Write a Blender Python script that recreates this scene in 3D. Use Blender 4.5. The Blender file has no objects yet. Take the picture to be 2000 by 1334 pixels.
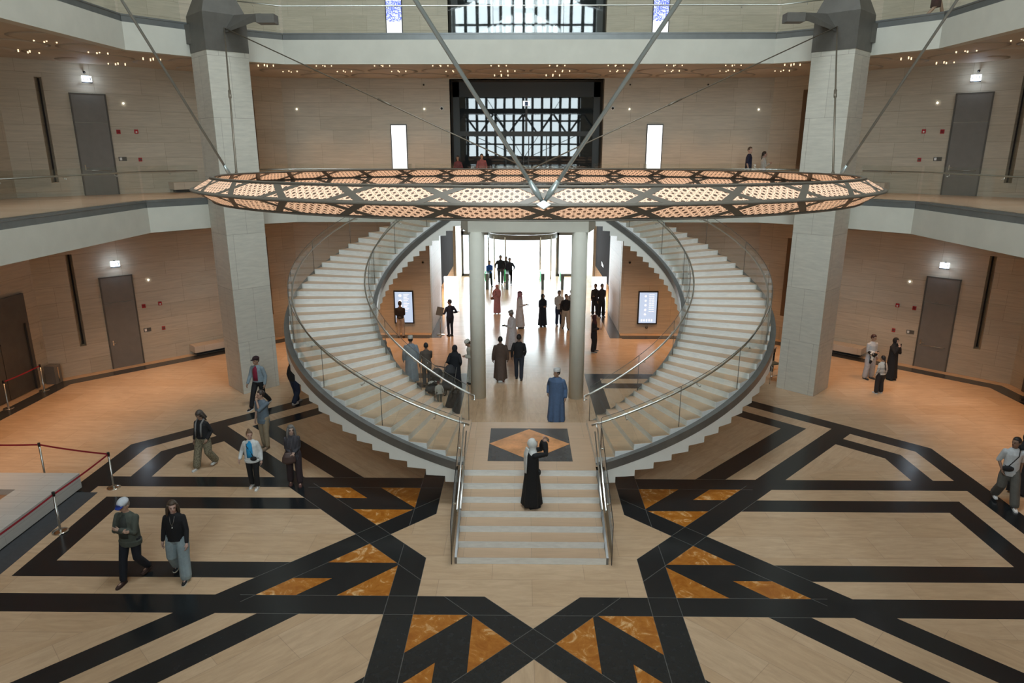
import bpy, bmesh, math, random
from mathutils import Vector, Matrix, Euler
from math import sin, cos, pi, radians, sqrt, atan2

# ------------------------------------------------------------------ camera, world, light, exposure
scn = bpy.context.scene
COL = scn.collection
cam_d = bpy.data.cameras.new('camera')
cam_d.sensor_width = 36.0
cam_d.lens = 1348.99 / 2000 * 36
cam_d.clip_end = 300
cam = bpy.data.objects.new('camera', cam_d)
COL.objects.link(cam)
cam.location = (-0.2558, -14.0228, 8.4446)
cam.rotation_euler = (radians(90) - 0.26875, 0.0, 0.01215)
scn.camera = cam

scn.view_settings.view_transform = 'Standard'
scn.view_settings.look = 'None'
scn.view_settings.gamma = 1.0
scn.view_settings.use_curve_mapping = False
scn.view_settings.exposure = 0.66
scn.cycles.use_denoising = True
try:
    scn.cycles.denoiser = 'OPENIMAGEDENOISE'
except Exception:
    pass
scn.cycles.max_bounces = 10
scn.cycles.diffuse_bounces = 4
scn.cycles.glossy_bounces = 4
scn.cycles.transparent_max_bounces = 24
scn.cycles.sample_clamp_indirect = 6.0
scn.cycles.caustics_reflective = False
scn.cycles.caustics_refractive = False

world = bpy.data.worlds.new('world')
scn.world = world
world.use_nodes = True
bg = world.node_tree.nodes['Background']
bg.inputs[0].default_value = (0.80, 0.92, 1.0, 1)
bg.inputs[1].default_value = 2.6


def lamp(name, kind, loc, rot, energy, color, **kw):
    d = bpy.data.lights.new(name, kind)
    d.energy = energy
    d.color = color
    for k, v in kw.items():
        if k == 'portal':
            d.cycles.is_portal = True
        else:
            setattr(d, k, v)
    o = bpy.data.objects.new(name, d)
    o.location = loc
    o.rotation_euler = rot
    COL.objects.link(o)
    return o


DAY = (0.86, 0.95, 1.0)
WARM = (1.0, 0.54, 0.26)
# daylight: the tall north window behind the camera, the skylight, the glazed entrance
lamp('window_daylight', 'AREA', (0, -25.4, 16.5), (radians(90), 0, 0), 6800, DAY, shape='RECTANGLE', size=12, size_y=19)
lamp('skylight_daylight', 'AREA', (0, 0, 27.7), (0, 0, 0), 1300, DAY, shape='RECTANGLE', size=6, size_y=6)
lamp('entrance_daylight', 'AREA', (0, 36.2, 2.6), (radians(-90), 0, 0), 1100, DAY, shape='RECTANGLE', size=8.6, size_y=5)

# ------------------------------------------------------------------ constants measured from the plan
LW = 3.2 * sqrt(2) / 8          # lattice unit of the floor pattern
Z2, Z2B = 6.87, 5.85            # level 2: floor, underside of fascia
Z3, Z3B = 12.48, 11.46          # level 3
RISER, TREAD = 0.1557, 0.375
ZL = 7 * RISER                  # landing
WX, WY, WD = 18.15, 18.15, 28.95  # wall planes: x, y and |x|+|y|


# ------------------------------------------------------------------ mesh helper
class MB:
    def __init__(s):
        s.v = []; s.f = []; s.m = []; s.sm = []

    def add(s, vs, fs, m=0, smooth=False, mat=None):
        o = len(s.v)
        if mat is not None:
            vs = [tuple(mat @ Vector(p)) for p in vs]
        s.v += [tuple(p) for p in vs]
        for f in fs:
            s.f.append([i + o for i in f]); s.m.append(m); s.sm.append(smooth)
        return s

    def box(s, x0, x1, y0, y1, z0, z1, m=0, mat=None):
        vs = [(x, y, z) for z in (z0, z1) for y in (y0, y1) for x in (x0, x1)]
        return s.add(vs, [(0, 2, 3, 1), (4, 5, 7, 6), (0, 1, 5, 4), (2, 6, 7, 3), (0, 4, 6, 2), (1, 3, 7, 5)], m, False, mat)

    def prism(s, poly, z0, z1, m=0, mside=None, mbot=None, mat=None):
        n = len(poly)
        if sum(poly[i][0] * poly[(i + 1) % n][1] - poly[(i + 1) % n][0] * poly[i][1] for i in range(n)) < 0:
            poly = poly[::-1]
        vs = [(p[0], p[1], z0) for p in poly] + [(p[0], p[1], z1) for p in poly]
        s.add(vs, [list(range(n, 2 * n))], m, False, mat)
        o = len(s.v) - 2 * n
        s.f.append([o + i for i in range(n - 1, -1, -1)]); s.m.append(m if mbot is None else mbot); s.sm.append(False)
        for i in range(n):
            j = (i + 1) % n
            s.f.append([o + i, o + j, o + n + j, o + n + i]); s.m.append(m if mside is None else mside); s.sm.append(False)
        return s

    def tube(s, pts, r, n=8, m=0, closed=False, caps=True, mat=None, smooth=True):
        pts = [Vector(p) for p in pts]
        N = len(pts)
        rs = r if isinstance(r, list) else [r] * N
        vs = []; fs = []
        up = None
        for i, p in enumerate(pts):
            if closed:
                t = (pts[(i + 1) % N] - pts[i - 1])
            else:
                t = pts[min(i + 1, N - 1)] - pts[max(i - 1, 0)]
            if t.length < 1e-9:
                t = Vector((0, 0, 1))
            t.normalize()
            if up is None:
                up = Vector((0, 0, 1)) if abs(t.z) < 0.9 else Vector((1, 0, 0))
            a = t.cross(up)
            if a.length < 1e-6:
                a = t.cross(Vector((0, 1, 0)))
            a.normalize(); b = a.cross(t); b.normalize(); up = b
            rr = rs[i]
            ra, rb = rr if isinstance(rr, tuple) else (rr, rr)
            for k in range(n):
                th = 2 * pi * k / n
                vs.append(p + a * (cos(th) * ra) + b * (sin(th) * rb))
        M = N if closed else N - 1
        for i in range(M):
            for k in range(n):
                i2 = (i + 1) % N; k2 = (k + 1) % n
                fs.append((i * n + k, i * n + k2, i2 * n + k2, i2 * n + k))
        if caps and not closed:
            fs.append(tuple(range(n - 1, -1, -1))); fs.append(tuple((N - 1) * n + k for k in range(n)))
        return s.add(vs, fs, m, smooth, mat)

    def lathe(s, prof, n=24, m=0, c=(0, 0, 0), smooth=True, mat=None):
        vs = []; fs = []
        for (r, z) in prof:
            for k in range(n):
                th = 2 * pi * k / n
                vs.append((c[0] + r * cos(th), c[1] + r * sin(th), c[2] + z))
        for i in range(len(prof) - 1):
            for k in range(n):
                k2 = (k + 1) % n
                fs.append((i * n + k, i * n + k2, (i + 1) * n + k2, (i + 1) * n + k))
        fs.append(tuple(range(n - 1, -1, -1))); fs.append(tuple((len(prof) - 1) * n + k for k in range(n)))
        return s.add(vs, fs, m, smooth, mat)

    def ball(s, c, r, n=12, m=0, mat=None):
        rx, ry, rz = r if isinstance(r, (tuple, list)) else (r, r, r)
        vs = []; fs = []
        h = n // 2
        for i in range(h + 1):
            a = pi * i / h
            for k in range(n):
                th = 2 * pi * k / n
                vs.append((c[0] + rx * sin(a) * cos(th), c[1] + ry * sin(a) * sin(th), c[2] - rz * cos(a)))
        for i in range(h):
            for k in range(n):
                k2 = (k + 1) % n
                fs.append((i * n + k, i * n + k2, (i + 1) * n + k2, (i + 1) * n + k))
        return s.add(vs, fs, m, True, mat)

    def build(s, name, mats, parent=None, loc=None, rotz=0.0, uv=None):
        me = bpy.data.meshes.new(name)
        me.from_pydata(s.v, [], s.f)
        for mm in (mats if isinstance(mats, (list, tuple)) else [mats]):
            me.materials.append(mm)
        me.polygons.foreach_set('material_index', s.m)
        me.polygons.foreach_set('use_smooth', s.sm)
        if uv is not None or True:
            boxuv(me)
        me.update()
        o = bpy.data.objects.new(name, me)
        COL.objects.link(o)
        if loc is not None:
            o.location = loc
        o.rotation_euler.z = rotz
        if parent is not None:
            o.parent = parent
        return o


def boxuv(me):
    """UVs in metres: u runs along each face's horizontal tangent, v up it (floors: plan x, y)."""
    uvl = me.uv_layers.new(name='UVMap')
    data = [0.0] * (len(me.loops) * 2)
    vs = me.vertices
    for p in me.polygons:
        n = p.normal
        hz = sqrt(n.x * n.x + n.y * n.y)
        if hz > 0.35:
            tx, ty = -n.y / hz, n.x / hz
            for li in p.loop_indices:
                c = vs[me.loops[li].vertex_index].co
                data[2 * li] = c.x * tx + c.y * ty; data[2 * li + 1] = c.z
        else:
            for li in p.loop_indices:
                c = vs[me.loops[li].vertex_index].co
                data[2 * li] = c.x; data[2 * li + 1] = c.y
    uvl.data.foreach_set('uv', data)


def empty(name, label, cat, loc=(0, 0, 0), rotz=0.0, group=None):
    o = bpy.data.objects.new(name, None)
    COL.objects.link(o)
    o.location = loc
    o.rotation_euler.z = rotz
    o.empty_display_size = 0.1
    return tag(o, label, cat, group)


def tag(o, label, cat, group=None, kind=None):
    o['label'] = label
    o['category'] = cat
    if group:
        o['group'] = group
    if kind:
        o['kind'] = kind
    return o


def struct(o, label=None):
    o['kind'] = 'structure'
    if label:
        o['label'] = label
    return o


def copy_tree(o, parent=None):
    kids = [c for c in bpy.data.objects if c.parent == o]
    c = o.copy(); COL.objects.link(c); c.parent = parent
    for k in kids:
        copy_tree(k, c)
    return c


# ------------------------------------------------------------------ material helper
class X:
    """tiny expression layer over Math nodes"""
    nt = None

    def __init__(s, sock):
        s.s = sock

    @staticmethod
    def op(o, a, b=None, c=None):
        n = X.nt.nodes.new('ShaderNodeMath'); n.operation = o
        for i, q in enumerate((a, b, c)):
            if q is None:
                continue
            if isinstance(q, X):
                X.nt.links.new(q.s, n.inputs[i])
            else:
                n.inputs[i].default_value = q
        return X(n.outputs[0])

    def __add__(a, b): return X.op('ADD', a, b)
    def __radd__(a, b): return X.op('ADD', b, a)
    def __sub__(a, b): return X.op('SUBTRACT', a, b)
    def __rsub__(a, b): return X.op('SUBTRACT', b, a)
    def __mul__(a, b): return X.op('MULTIPLY', a, b)
    __rmul__ = __mul__
    def __truediv__(a, b): return X.op('DIVIDE', a, b)
    def __lt__(a, b): return X.op('LESS_THAN', a, b)
    def __gt__(a, b): return X.op('GREATER_THAN', a, b)
    def __and__(a, b): return X.op('MULTIPLY', a, b)
    def __or__(a, b): return X.op('MAXIMUM', a, b)
    def __invert__(a): return X.op('SUBTRACT', 1.0, a)


def fn(o, a, b=None, c=None):
    return X.op(o, a, b, c)


def newmat(name):
    m = bpy.data.materials.new(name)
    m.use_nodes = True
    nt = m.node_tree
    for n in list(nt.nodes):
        nt.nodes.remove(n)
    out = nt.nodes.new('ShaderNodeOutputMaterial')
    b = nt.nodes.new('ShaderNodeBsdfPrincipled')
    nt.links.new(b.outputs[0], out.inputs[0])
    X.nt = nt
    return m, nt, b, out


def mix(nt, f, a, b):
    n = nt.nodes.new('ShaderNodeMix'); n.data_type = 'RGBA'
    for i, q in ((0, f), (6, a), (7, b)):
        if isinstance(q, X):
            nt.links.new(q.s, n.inputs[i])
        elif hasattr(q, 'is_output'):
            nt.links.new(q, n.inputs[i])
        elif i == 0:
            n.inputs[i].default_value = q
        else:
            n.inputs[i].default_value = (*q, 1)
    return n.outputs[2]


def noise(nt, vec, scale, detail=3, rough=0.5, mapscale=None, dist=0.0):
    if mapscale is not None:
        mp = nt.nodes.new('ShaderNodeMapping'); mp.inputs['Scale'].default_value = mapscale
        nt.links.new(vec, mp.inputs[0]); vec = mp.outputs[0]
    n = nt.nodes.new('ShaderNodeTexNoise')
    n.inputs['Scale'].default_value = scale; n.inputs['Detail'].default_value = detail
    n.inputs['Roughness'].default_value = rough; n.inputs['Distortion'].default_value = dist
    nt.links.new(vec, n.inputs['Vector'])
    return X(n.outputs[0])


def ramp(x, lo, hi):
    n = X.nt.nodes.new('ShaderNodeMapRange')
    n.inputs[1].default_value = lo; n.inputs[2].default_value = hi
    X.nt.links.new(x.s, n.inputs[0])
    return X(n.outputs[0])


def plain(name, col, rough=0.5, metal=0.0, var=0.0, vscale=8.0, spec=0.5, bump=0.0, bscale=60.0, stretch=None, emit=None, sheen=0.0):
    m, nt, b, out = newmat(name)
    b.inputs['Roughness'].default_value = rough
    b.inputs['Metallic'].default_value = metal
    b.inputs['Specular IOR Level'].default_value = spec
    tc = nt.nodes.new('ShaderNodeTexCoord')
    if var > 0:
        nz = noise(nt, tc.outputs['Object'], vscale, 4, 0.6, stretch)
        f = ramp(nz, 0.3, 0.7)
        c0 = tuple(max(0, q * (1 - var)) for q in col); c1 = tuple(min(1, q * (1 + var)) for q in col)
        nt.links.new(mix(nt, f, c0, c1), b.inputs['Base Color'])
    else:
        b.inputs['Base Color'].default_value = (*col, 1)
    if bump > 0:
        bn = nt.nodes.new('ShaderNodeBump'); bn.inputs['Strength'].default_value = bump; bn.inputs['Distance'].default_value = 0.01
        nz = noise(nt, tc.outputs['Object'], bscale, 3, 0.6)
        nt.links.new(nz.s, bn.inputs['Height']); nt.links.new(bn.outputs[0], b.inputs['Normal'])
    if emit:
        b.inputs['Emission Color'].default_value = (*emit[0], 1)
        b.inputs['Emission Strength'].default_value = emit[1]
    return m


def brickmat(name, c1, c2, mortar, bw, rh, mw=0.008, rough=0.55, vein=0.10, spec=0.3, offset=0.37, freq=3, vs=(0.5, 6, 1), bias=0.0):
    m, nt, b, out = newmat(name)
    uv = nt.nodes.new('ShaderNodeUVMap')
    br = nt.nodes.new('ShaderNodeTexBrick')
    br.offset = offset; br.offset_frequency = freq; br.squash = 0.7; br.squash_frequency = 3
    br.inputs['Scale'].default_value = 1.0
    br.inputs['Brick Width'].default_value = bw; br.inputs['Row Height'].default_value = rh
    br.inputs['Mortar Size'].default_value = mw; br.inputs['Mortar Smooth'].default_value = 0.2
    br.inputs['Bias'].default_value = bias
    br.inputs['Color1'].default_value = (*c1, 1); br.inputs['Color2'].default_value = (*c2, 1); br.inputs['Mortar'].default_value = (*mortar, 1)
    nt.links.new(uv.outputs[0], br.inputs['Vector'])
    nz = noise(nt, uv.outputs[0], 2.2, 5, 0.65, vs, 0.4)
    f = ramp(nz, 0.3, 0.72)
    mul = nt.nodes.new('ShaderNodeMix'); mul.data_type = 'RGBA'; mul.blend_type = 'MULTIPLY'
    mul.inputs[0].default_value = 1.0
    nt.links.new(br.outputs['Color'], mul.inputs[6])
    nt.links.new(mix(nt, f, (1 - vein,) * 3, (1 + vein * 0.5, 1 + vein * 0.45, 1 + vein * 0.35)), mul.inputs[7])
    nt.links.new(mul.outputs[2], b.inputs['Base Color'])
    b.inputs['Roughness'].default_value = rough
    b.inputs['Specular IOR Level'].default_value = spec
    return m


M = {}
M['wall'] = brickmat('wall_stone', (0.50, 0.45, 0.36), (0.565, 0.51, 0.415), (0.39, 0.34, 0.265), 2.3, 0.585, 0.007, vein=0.16)
M['pillar'] = brickmat('pillar_stone', (0.54, 0.52, 0.455), (0.60, 0.58, 0.51), (0.39, 0.365, 0.315), 1.25, 1.9, 0.008, vein=0.14, offset=0.4, freq=2, vs=(0.8, 5, 1))
M['stair_white'] = plain('stair_white_plaster', (0.82, 0.81, 0.76), 0.6, var=0.03, vscale=2)
M['fascia'] = plain('fascia_concrete', (0.56, 0.545, 0.475), 0.7, var=0.05, vscale=1.2)
M['column'] = plain('column_concrete', (0.66, 0.65, 0.57), 0.6, var=0.04, vscale=2)
M['white_stone'] = plain('white_stone', (0.84, 0.85, 0.83), 0.45, var=0.08, vscale=5, stretch=(1, 1, 4))
M['soffit'] = plain('soffit_plaster', (0.50, 0.42, 0.33), 0.65, var=0.10, vscale=0.8)
M['metal'] = plain('grey_metal_panel', (0.125, 0.118, 0.105), 0.5, 0.35, var=0.10, vscale=3)
M['stringer'] = plain('stringer_metal', (0.20, 0.20, 0.195), 0.35, 0.6, var=0.08, vscale=4)
M['gutter'] = plain('gutter_metal', (0.17, 0.178, 0.175), 0.4, 0.4, var=0.08, vscale=3)
M['steel'] = plain('brushed_steel', (0.55, 0.54, 0.51), 0.28, 1.0, var=0.05, vscale=30)
M['chrome'] = plain('chrome', (0.75, 0.73, 0.68), 0.12, 1.0)
M['rod'] = plain('rod_steel', (0.42, 0.47, 0.46), 0.35, 0.6)
M['cable'] = plain('cable_bronze', (0.20, 0.17, 0.13), 0.45, 0.6)
M['door'] = plain('door_grey', (0.20, 0.19, 0.175), 0.5, 0.1, var=0.06, vscale=3)
M['lift'] = plain('lift_bronze', (0.13, 0.125, 0.12), 0.35, 0.5, var=0.10, vscale=2)
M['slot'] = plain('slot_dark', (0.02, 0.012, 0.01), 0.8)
M['black'] = plain('black_plastic', (0.015, 0.015, 0.016), 0.4)
M['dark_frame'] = plain('dark_frame', (0.06, 0.065, 0.065), 0.35, 0.4, var=0.1, vscale=2)
M['dark_stone'] = plain('dark_stone', (0.045, 0.045, 0.047), 0.25, var=0.15, vscale=5)
M['red'] = plain('red_plastic', (0.42, 0.02, 0.03), 0.4)
M['white'] = plain('white_plastic', (0.8, 0.8, 0.78), 0.4)
M['bench'] = brickmat('bench_stone', (0.58, 0.50, 0.41), (0.62, 0.54, 0.45), (0.4, 0.33, 0.27), 1.4, 0.6, 0.006)
M['exitglow'] = plain('exit_sign_glow', (0.85, 0.92, 1.0), 0.4, emit=((0.72, 0.85, 1.0), 2.2))
M['lampglow'] = plain('lamp_glow', (1, 0.9, 0.75), 0.4, emit=((1.0, 0.72, 0.45), 1.0))
M['whiteglow'] = plain('small_lamp_glow', (1, 1, 0.95), 0.4, emit=((1.0, 0.97, 0.85), 6.0))
M['lightbox'] = plain('lightbox_glow', (1, 1, 1), 0.4, emit=((0.93, 0.96, 1.0), 1.6))
M['pave'] = plain('outdoor_paving', (0.85, 0.85, 0.84), 0.7, var=0.03, vscale=1)


def glass(name, tint=(0.965, 0.98, 0.97), refl=1.0):
    m, nt, b, out = newmat(name)
    nt.nodes.remove(b)
    tr = nt.nodes.new('ShaderNodeBsdfTransparent'); tr.inputs[0].default_value = (*tint, 1)
    gl = nt.nodes.new('ShaderNodeBsdfGlossy'); gl.inputs['Roughness'].default_value = 0.02
    lw = nt.nodes.new('ShaderNodeLayerWeight'); lw.inputs[0].default_value = 0.5
    mx = nt.nodes.new('ShaderNodeMixShader')
    f = (0.04 + 0.9 * fn('POWER', X(lw.outputs['Facing']), 5.0)) * refl
    nt.links.new(f.s, mx.inputs[0]); nt.links.new(tr.outputs[0], mx.inputs[1]); nt.links.new(gl.outputs[0], mx.inputs[2])
    nt.links.new(mx.outputs[0], out.inputs[0])
    return m


M['glass'] = glass('balustrade_glass')
M['door_glass'] = glass('door_glass', (0.95, 0.98, 0.98), 0.6)


def mirror_glass():
    m, nt, b, out = newmat('dark_reflective_glass')
    b.inputs['Base Color'].default_value = (0.02, 0.024, 0.025, 1)
    b.inputs['Roughness'].default_value = 0.015
    b.inputs['IOR'].default_value = 1.55
    tc = nt.nodes.new('ShaderNodeTexCoord')
    bn = nt.nodes.new('ShaderNodeBump'); bn.inputs['Strength'].default_value = 0.06; bn.inputs['Distance'].default_value = 0.02
    nz = noise(nt, tc.outputs['Object'], 0.55, 1, 0.4)
    nt.links.new(nz.s, bn.inputs['Height']); nt.links.new(bn.outputs[0], b.inputs['Normal'])
    return m


M['mirror'] = mirror_glass()


def floormat():
    m, nt, b, out = newmat('inlaid_stone_floor')
    geo = nt.nodes.new('ShaderNodeNewGeometry')
    sep = nt.nodes.new('ShaderNodeSeparateXYZ')
    nt.links.new(geo.outputs['Position'], sep.inputs[0])
    x = X(sep.outputs[0]) / LW; y = X(sep.outputs[1]) / LW
    r = fn('SQRT', x * x + y * y)
    ang = fn('ARCTAN2', y, x)
    q = pi / 4
    t = ang / q
    a = (t - fn('FLOOR', t)) * q
    px = r * fn('COSINE', a); py = r * fn('SINE', a)
    s2 = sqrt(0.5)
    u = py; v = (px - py) * s2; o90 = px; om = (px + py) * s2
    def rng(o, lo, hi): return (o > lo) & (o < hi)
    ap = fn('MAXIMUM', px, om)
    O1, O2, O3, O4 = 17.964, 18.97, 19.945, 20.985
    star = (px < 4.0) | (om < 4.0)
    b45 = (rng(u, 4, 5) | rng(v, 4, 5) | rng(o90, 4, 5) | rng(om, 4, 5)) & (ap < O4)
    b23 = ((rng(u, 2, 3) & (v > 2.0)) | (rng(v, 2, 3) & (u > 2.0))) & (ap < O2)
    ro = rng(ap, O3, O4)
    ri = rng(ap, O1, O2) & (~(rng(u, 3, 4) | rng(v, 3, 4)))
    lane = ~((fn('ABSOLUTE', x) < 4.0) & (y > 3.0))
    black = (~star) & (b45 | b23 | ro | ri) & lane
    amber = (u < 4.0) & (v < 4.0) & (~star) & (~black) & (ap < 12.0) & lane
    def ln(o, k): return fn('ABSOLUTE', o - k) < 0.013
    lines = ln(u, 4) | ln(u, 5) | ln(v, 4) | ln(v, 5) | ln(px, 4) | ln(px, 5) | ln(om, 4) | ln(om, 5)
    lines = lines & (ap < 10.2) & lane
    # slabs: rows that follow the nearest of the eight directions
    t2 = (t - fn('FLOOR', t + 0.5)) * q
    bx = r * fn('COSINE', t2); by = r * fn('SINE', t2)
    comb = nt.nodes.new('ShaderNodeCombineXYZ')
    nt.links.new((bx * LW).s, comb.inputs[0]); nt.links.new((by * LW).s, comb.inputs[1])
    instar = star
    comb2 = nt.nodes.new('ShaderNodeCombineXYZ')
    nt.links.new((x * LW).s, comb2.inputs[0]); nt.links.new((y * LW).s, comb2.inputs[1])
    vm = nt.nodes.new('ShaderNodeMix'); vm.data_type = 'VECTOR'
    nt.links.new((instar | (ap > O4)).s, vm.inputs[0])
    nt.links.new(comb.outputs[0], vm.inputs[4]); nt.links.new(comb2.outputs[0], vm.inputs[5])
    br = nt.nodes.new('ShaderNodeTexBrick')
    br.offset = 0.43; br.offset_frequency = 2; br.squash = 1
    br.inputs['Scale'].default_value = 1
    br.inputs['Brick Width'].default_value = 1.9; br.inputs['Row Height'].default_value = 0.85
    br.inputs['Mortar Size'].default_value = 0.0045; br.inputs['Mortar Smooth'].default_value = 0.1
    br.inputs['Color1'].default_value = (0.56, 0.39, 0.245, 1); br.inputs['Color2'].default_value = (0.62, 0.45, 0.30, 1)
    br.inputs['Mortar'].default_value = (0.42, 0.30, 0.20, 1)
    nt.links.new(vm.outputs[1], br.inputs['Vector'])
    nz = noise(nt, vm.outputs[1], 1.6, 6, 0.65, (1.0, 5.0, 1.0), 0.6)
    nz2 = noise(nt, comb2.outputs[0], 9.0, 4, 0.6)
    mul = nt.nodes.new('ShaderNodeMix'); mul.data_type = 'RGBA'; mul.blend_type = 'MULTIPLY'; mul.inputs[0].default_value = 1
    nt.links.new(br.outputs['Color'], mul.inputs[6])
    nt.links.new(mix(nt, ramp(nz, 0.3, 0.72), (0.86, 0.84, 0.82), (1.08, 1.07, 1.06)), mul.inputs[7])
    beige = mul.outputs[2]
    blk = mix(nt, ramp(nz2, 0.3, 0.75), (0.010, 0.012, 0.0135), (0.020, 0.023, 0.026))
    blk = mix(nt, lines, blk, (0.10, 0.10, 0.095))
    an = noise(nt, comb2.outputs[0], 2.6, 7, 0.68, None, 1.6)
    am = mix(nt, ramp(an, 0.38, 0.60), (0.36, 0.115, 0.012), (0.50, 0.19, 0.028))
    am = mix(nt, ramp(an, 0.56, 0.68), am, (0.78, 0.50, 0.24))
    c = mix(nt, amber, beige, am)
    c = mix(nt, black, c, blk)
    nt.links.new(c, b.inputs['Base Color'])
    rr = noise(nt, comb2.outputs[0], 3.0, 3, 0.5)
    nt.links.new((0.15 + rr * 0.12).s, b.inputs['Roughness'])
    b.inputs['Specular IOR Level'].default_value = 0.42
    return m


M['floor'] = floormat()
M['tread'] = brickmat('tread_stone', (0.53, 0.365, 0.24), (0.58, 0.415, 0.285), (0.40, 0.30, 0.21), 1.45, 3.0, 0.005, rough=0.35, vein=0.10, spec=0.4)
M['slab'] = brickmat('gallery_floor_stone', (0.63, 0.475, 0.335), (0.70, 0.55, 0.41), (0.34, 0.24, 0.16), 1.9, 0.85, 0.005, rough=0.25, spec=0.4)
M['amber'] = plain('amber_marble', (0.64, 0.29, 0.11), 0.25, var=0.32, vscale=3.0)

# ------------------------------------------------------------------ floor and walls
mb = MB()
mb.prism([(-19.2, -27), (19.2, -27), (19.2, 18.6), (6.0, 18.6), (6.0, 34.4), (-6.0, 34.4), (-6.0, 18.6), (-19.2, 18.6)], -0.35, 0.0)
struct(mb.build('floor', M['floor']), 'polished beige stone floor inlaid with a black and amber star pattern')
mb = MB(); mb.prism([(-40, 34.4), (40, 34.4), (40, 120), (-40, 120)], -0.36, -0.01)
struct(mb.build('floor_outdoor', M['pave']), 'pale paving outside the glass entrance')

xc = WD - WY   # corner where the back wall meets the slanted wall
BACK_R = [(xc, WY), (4.55, WY)]


def wallquad(mb, p0, p1, z0, z1, th=0.5, holes=(), m=0):
    """wall slab from p0 to p1, inner face on the line, solid behind; holes = (s0,s1,z0,z1) along it"""
    p0 = Vector((p0[0], p0[1], 0)); p1 = Vector((p1[0], p1[1], 0))
    L = (p1 - p0).length
    d = (p1 - p0) / L
    nrm = Vector((d.y, -d.x, 0))
    mid = (p0 + p1) / 2
    if nrm.dot(-mid) > 0:
        nrm = -nrm     # outward
    xs = sorted(set([0, L] + [h[0] for h in holes] + [h[1] for h in holes]))
    zs = sorted(set([z0, z1] + [h[2] for h in holes] + [h[3] for h in holes]))
    for i in range(len(xs) - 1):
        for j in range(len(zs) - 1):
            cx, cz = (xs[i] + xs[i + 1]) / 2, (zs[j] + zs[j + 1]) / 2
            if any(h[0] < cx < h[1] and h[2] < cz < h[3] for h in holes):
                continue
            a = p0 + d * xs[i]; b = p0 + d * xs[i + 1]
            poly = [(a.x, a.y), (b.x, b.y), (b.x + nrm.x * th, b.y + nrm.y * th), (a.x + nrm.x * th, a.y + nrm.y * th)]
            mb.prism(poly, zs[j], zs[j + 1], m)
    return d, nrm, L


ZT = 27.8
PX2 = 3.40   # half width of the upper glazed portals
# diagonal walls: doors are shallow recesses modelled in front, slots are real openings with dark backs
DP0 = (-WX, WD - WX); DP1 = (-(WD - WY), WY)
DL = Vector((DP1[0] - DP0[0], DP1[1] - DP0[1])).length


def diag(side, s, off=0.0, z=0.0):
    """point on the slanted back-left (side -1) or back-right (+1) wall, s metres from its front end, off metres into the room"""
    dx = (DP1[0] - DP0[0]) / DL; dy = (DP1[1] - DP0[1]) / DL
    x = DP0[0] + dx * s + dy * off; y = DP0[1] + dy * s - dx * off
    return Vector((x if side < 0 else -x, y, z))


SLOT = (1.12, 1.36)
slots = [(SLOT[0], SLOT[1], 1.12, 4.70), (SLOT[0], SLOT[1], 7.34, 10.97)]
mb = MB(); wallquad(mb, DP0, DP1, 0, ZT, 0.5, slots); struct(mb.build('wall_back_left', M['wall']))
mb = MB(); wallquad(mb, (-DP0[0], DP0[1]), (-DP1[0], DP1[1]), 0, ZT, 0.5, slots); struct(mb.build('wall_back_right', M['wall']))
mb = MB(); wallquad(mb, (-xc - 0.2, WY), (xc + 0.2, WY), 0, ZT, 0.5,
                    [(xc + 0.2 - 4.5, xc + 0.2 + 4.5, 0, 5.9), (xc + 0.2 - PX2, xc + 0.2 + PX2, Z2 - 0.1, 11.50), (xc + 0.2 - PX2, xc + 0.2 + PX2, Z3, 17.4)])
struct(mb.build('wall_back', M['wall']))
mb = MB(); wallquad(mb, (-WX, -27), (-WX, DP0[1] + 0.2), 0, ZT); struct(mb.build('wall_left', M['wall']))
mb = MB(); wallquad(mb, (WX, -27), (WX, DP0[1] + 0.2), 0, ZT); struct(mb.build('wall_right', M['wall']))
# front wall behind the camera with the tall window
mb = MB()
for (a, b_, c, d) in ((-19, -6.2, 0, ZT), (6.2, 19, 0, ZT), (-6.2, 6.2, 0, 6.6), (-6.2, 6.2, 26.4, ZT)):
    mb.box(a, b_, -25.2, -24.7, c, d)
struct(mb.build('wall_front', M['wall']))
# the tall window: mullions and transoms
mb = MB()
for i in range(13):
    xx = -6.0 + i
    mb.box(xx - 0.13, xx + 0.13, -25.1, -24.75, 6.6, 26.4)
for j in range(9):
    zz = 6.75 + j * 2.42
    mb.box(-6.2, 6.2, -25.0, -24.85, zz - 0.09, zz + 0.09)
w1 = struct(mb.build('window_1', M['dark_frame']), 'tall mullioned window behind the camera')
mb = MB(); mb.box(-6.2, 6.2, -25.06, -25.04, 6.6, 26.4)
mb.build('window_pane', M['door_glass'], w1)
# ceiling with a square skylight
mb = MB()
for (a, b_, c, d) in ((-19, -3, -25.2, 18.6), (3, 19, -25.2, 18.6), (-3, 3, -25.2, -3), (-3, 3, 3, 18.6)):
    mb.box(a, b_, c, d, ZT, ZT + 0.4)
struct(mb.build('ceiling', M['fascia']))

# dark stone border in the floor in front of the walls
mb = MB()


def strip(mb, line, w0, w1, z0, z1, m=0):
    """band between two inward offsets of a polyline"""
    def offs(o):
        out = []
        n = len(line)
        for i in range(n):
            p = Vector(line[i])
            ns = []
            for (a, b_) in ((i - 1, i), (i, i + 1)):
                if a < 0 or b_ >= n:
                    continue
                d = (Vector(line[b_]) - Vector(line[a])).normalized()
                ns.append(Vector((d.y, -d.x)))
            nn = sum(ns, Vector((0, 0)))
            nn.normalize()
            k = o / max(0.3, nn.dot(ns[0]))
            out.append(p + nn * k)
        return out
    A = offs(w0); B = offs(w1)
    for i in range(len(line) - 1):
        mb.prism([tuple(A[i]), tuple(A[i + 1]), tuple(B[i + 1]), tuple(B[i])], z0, z1, m)


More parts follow.
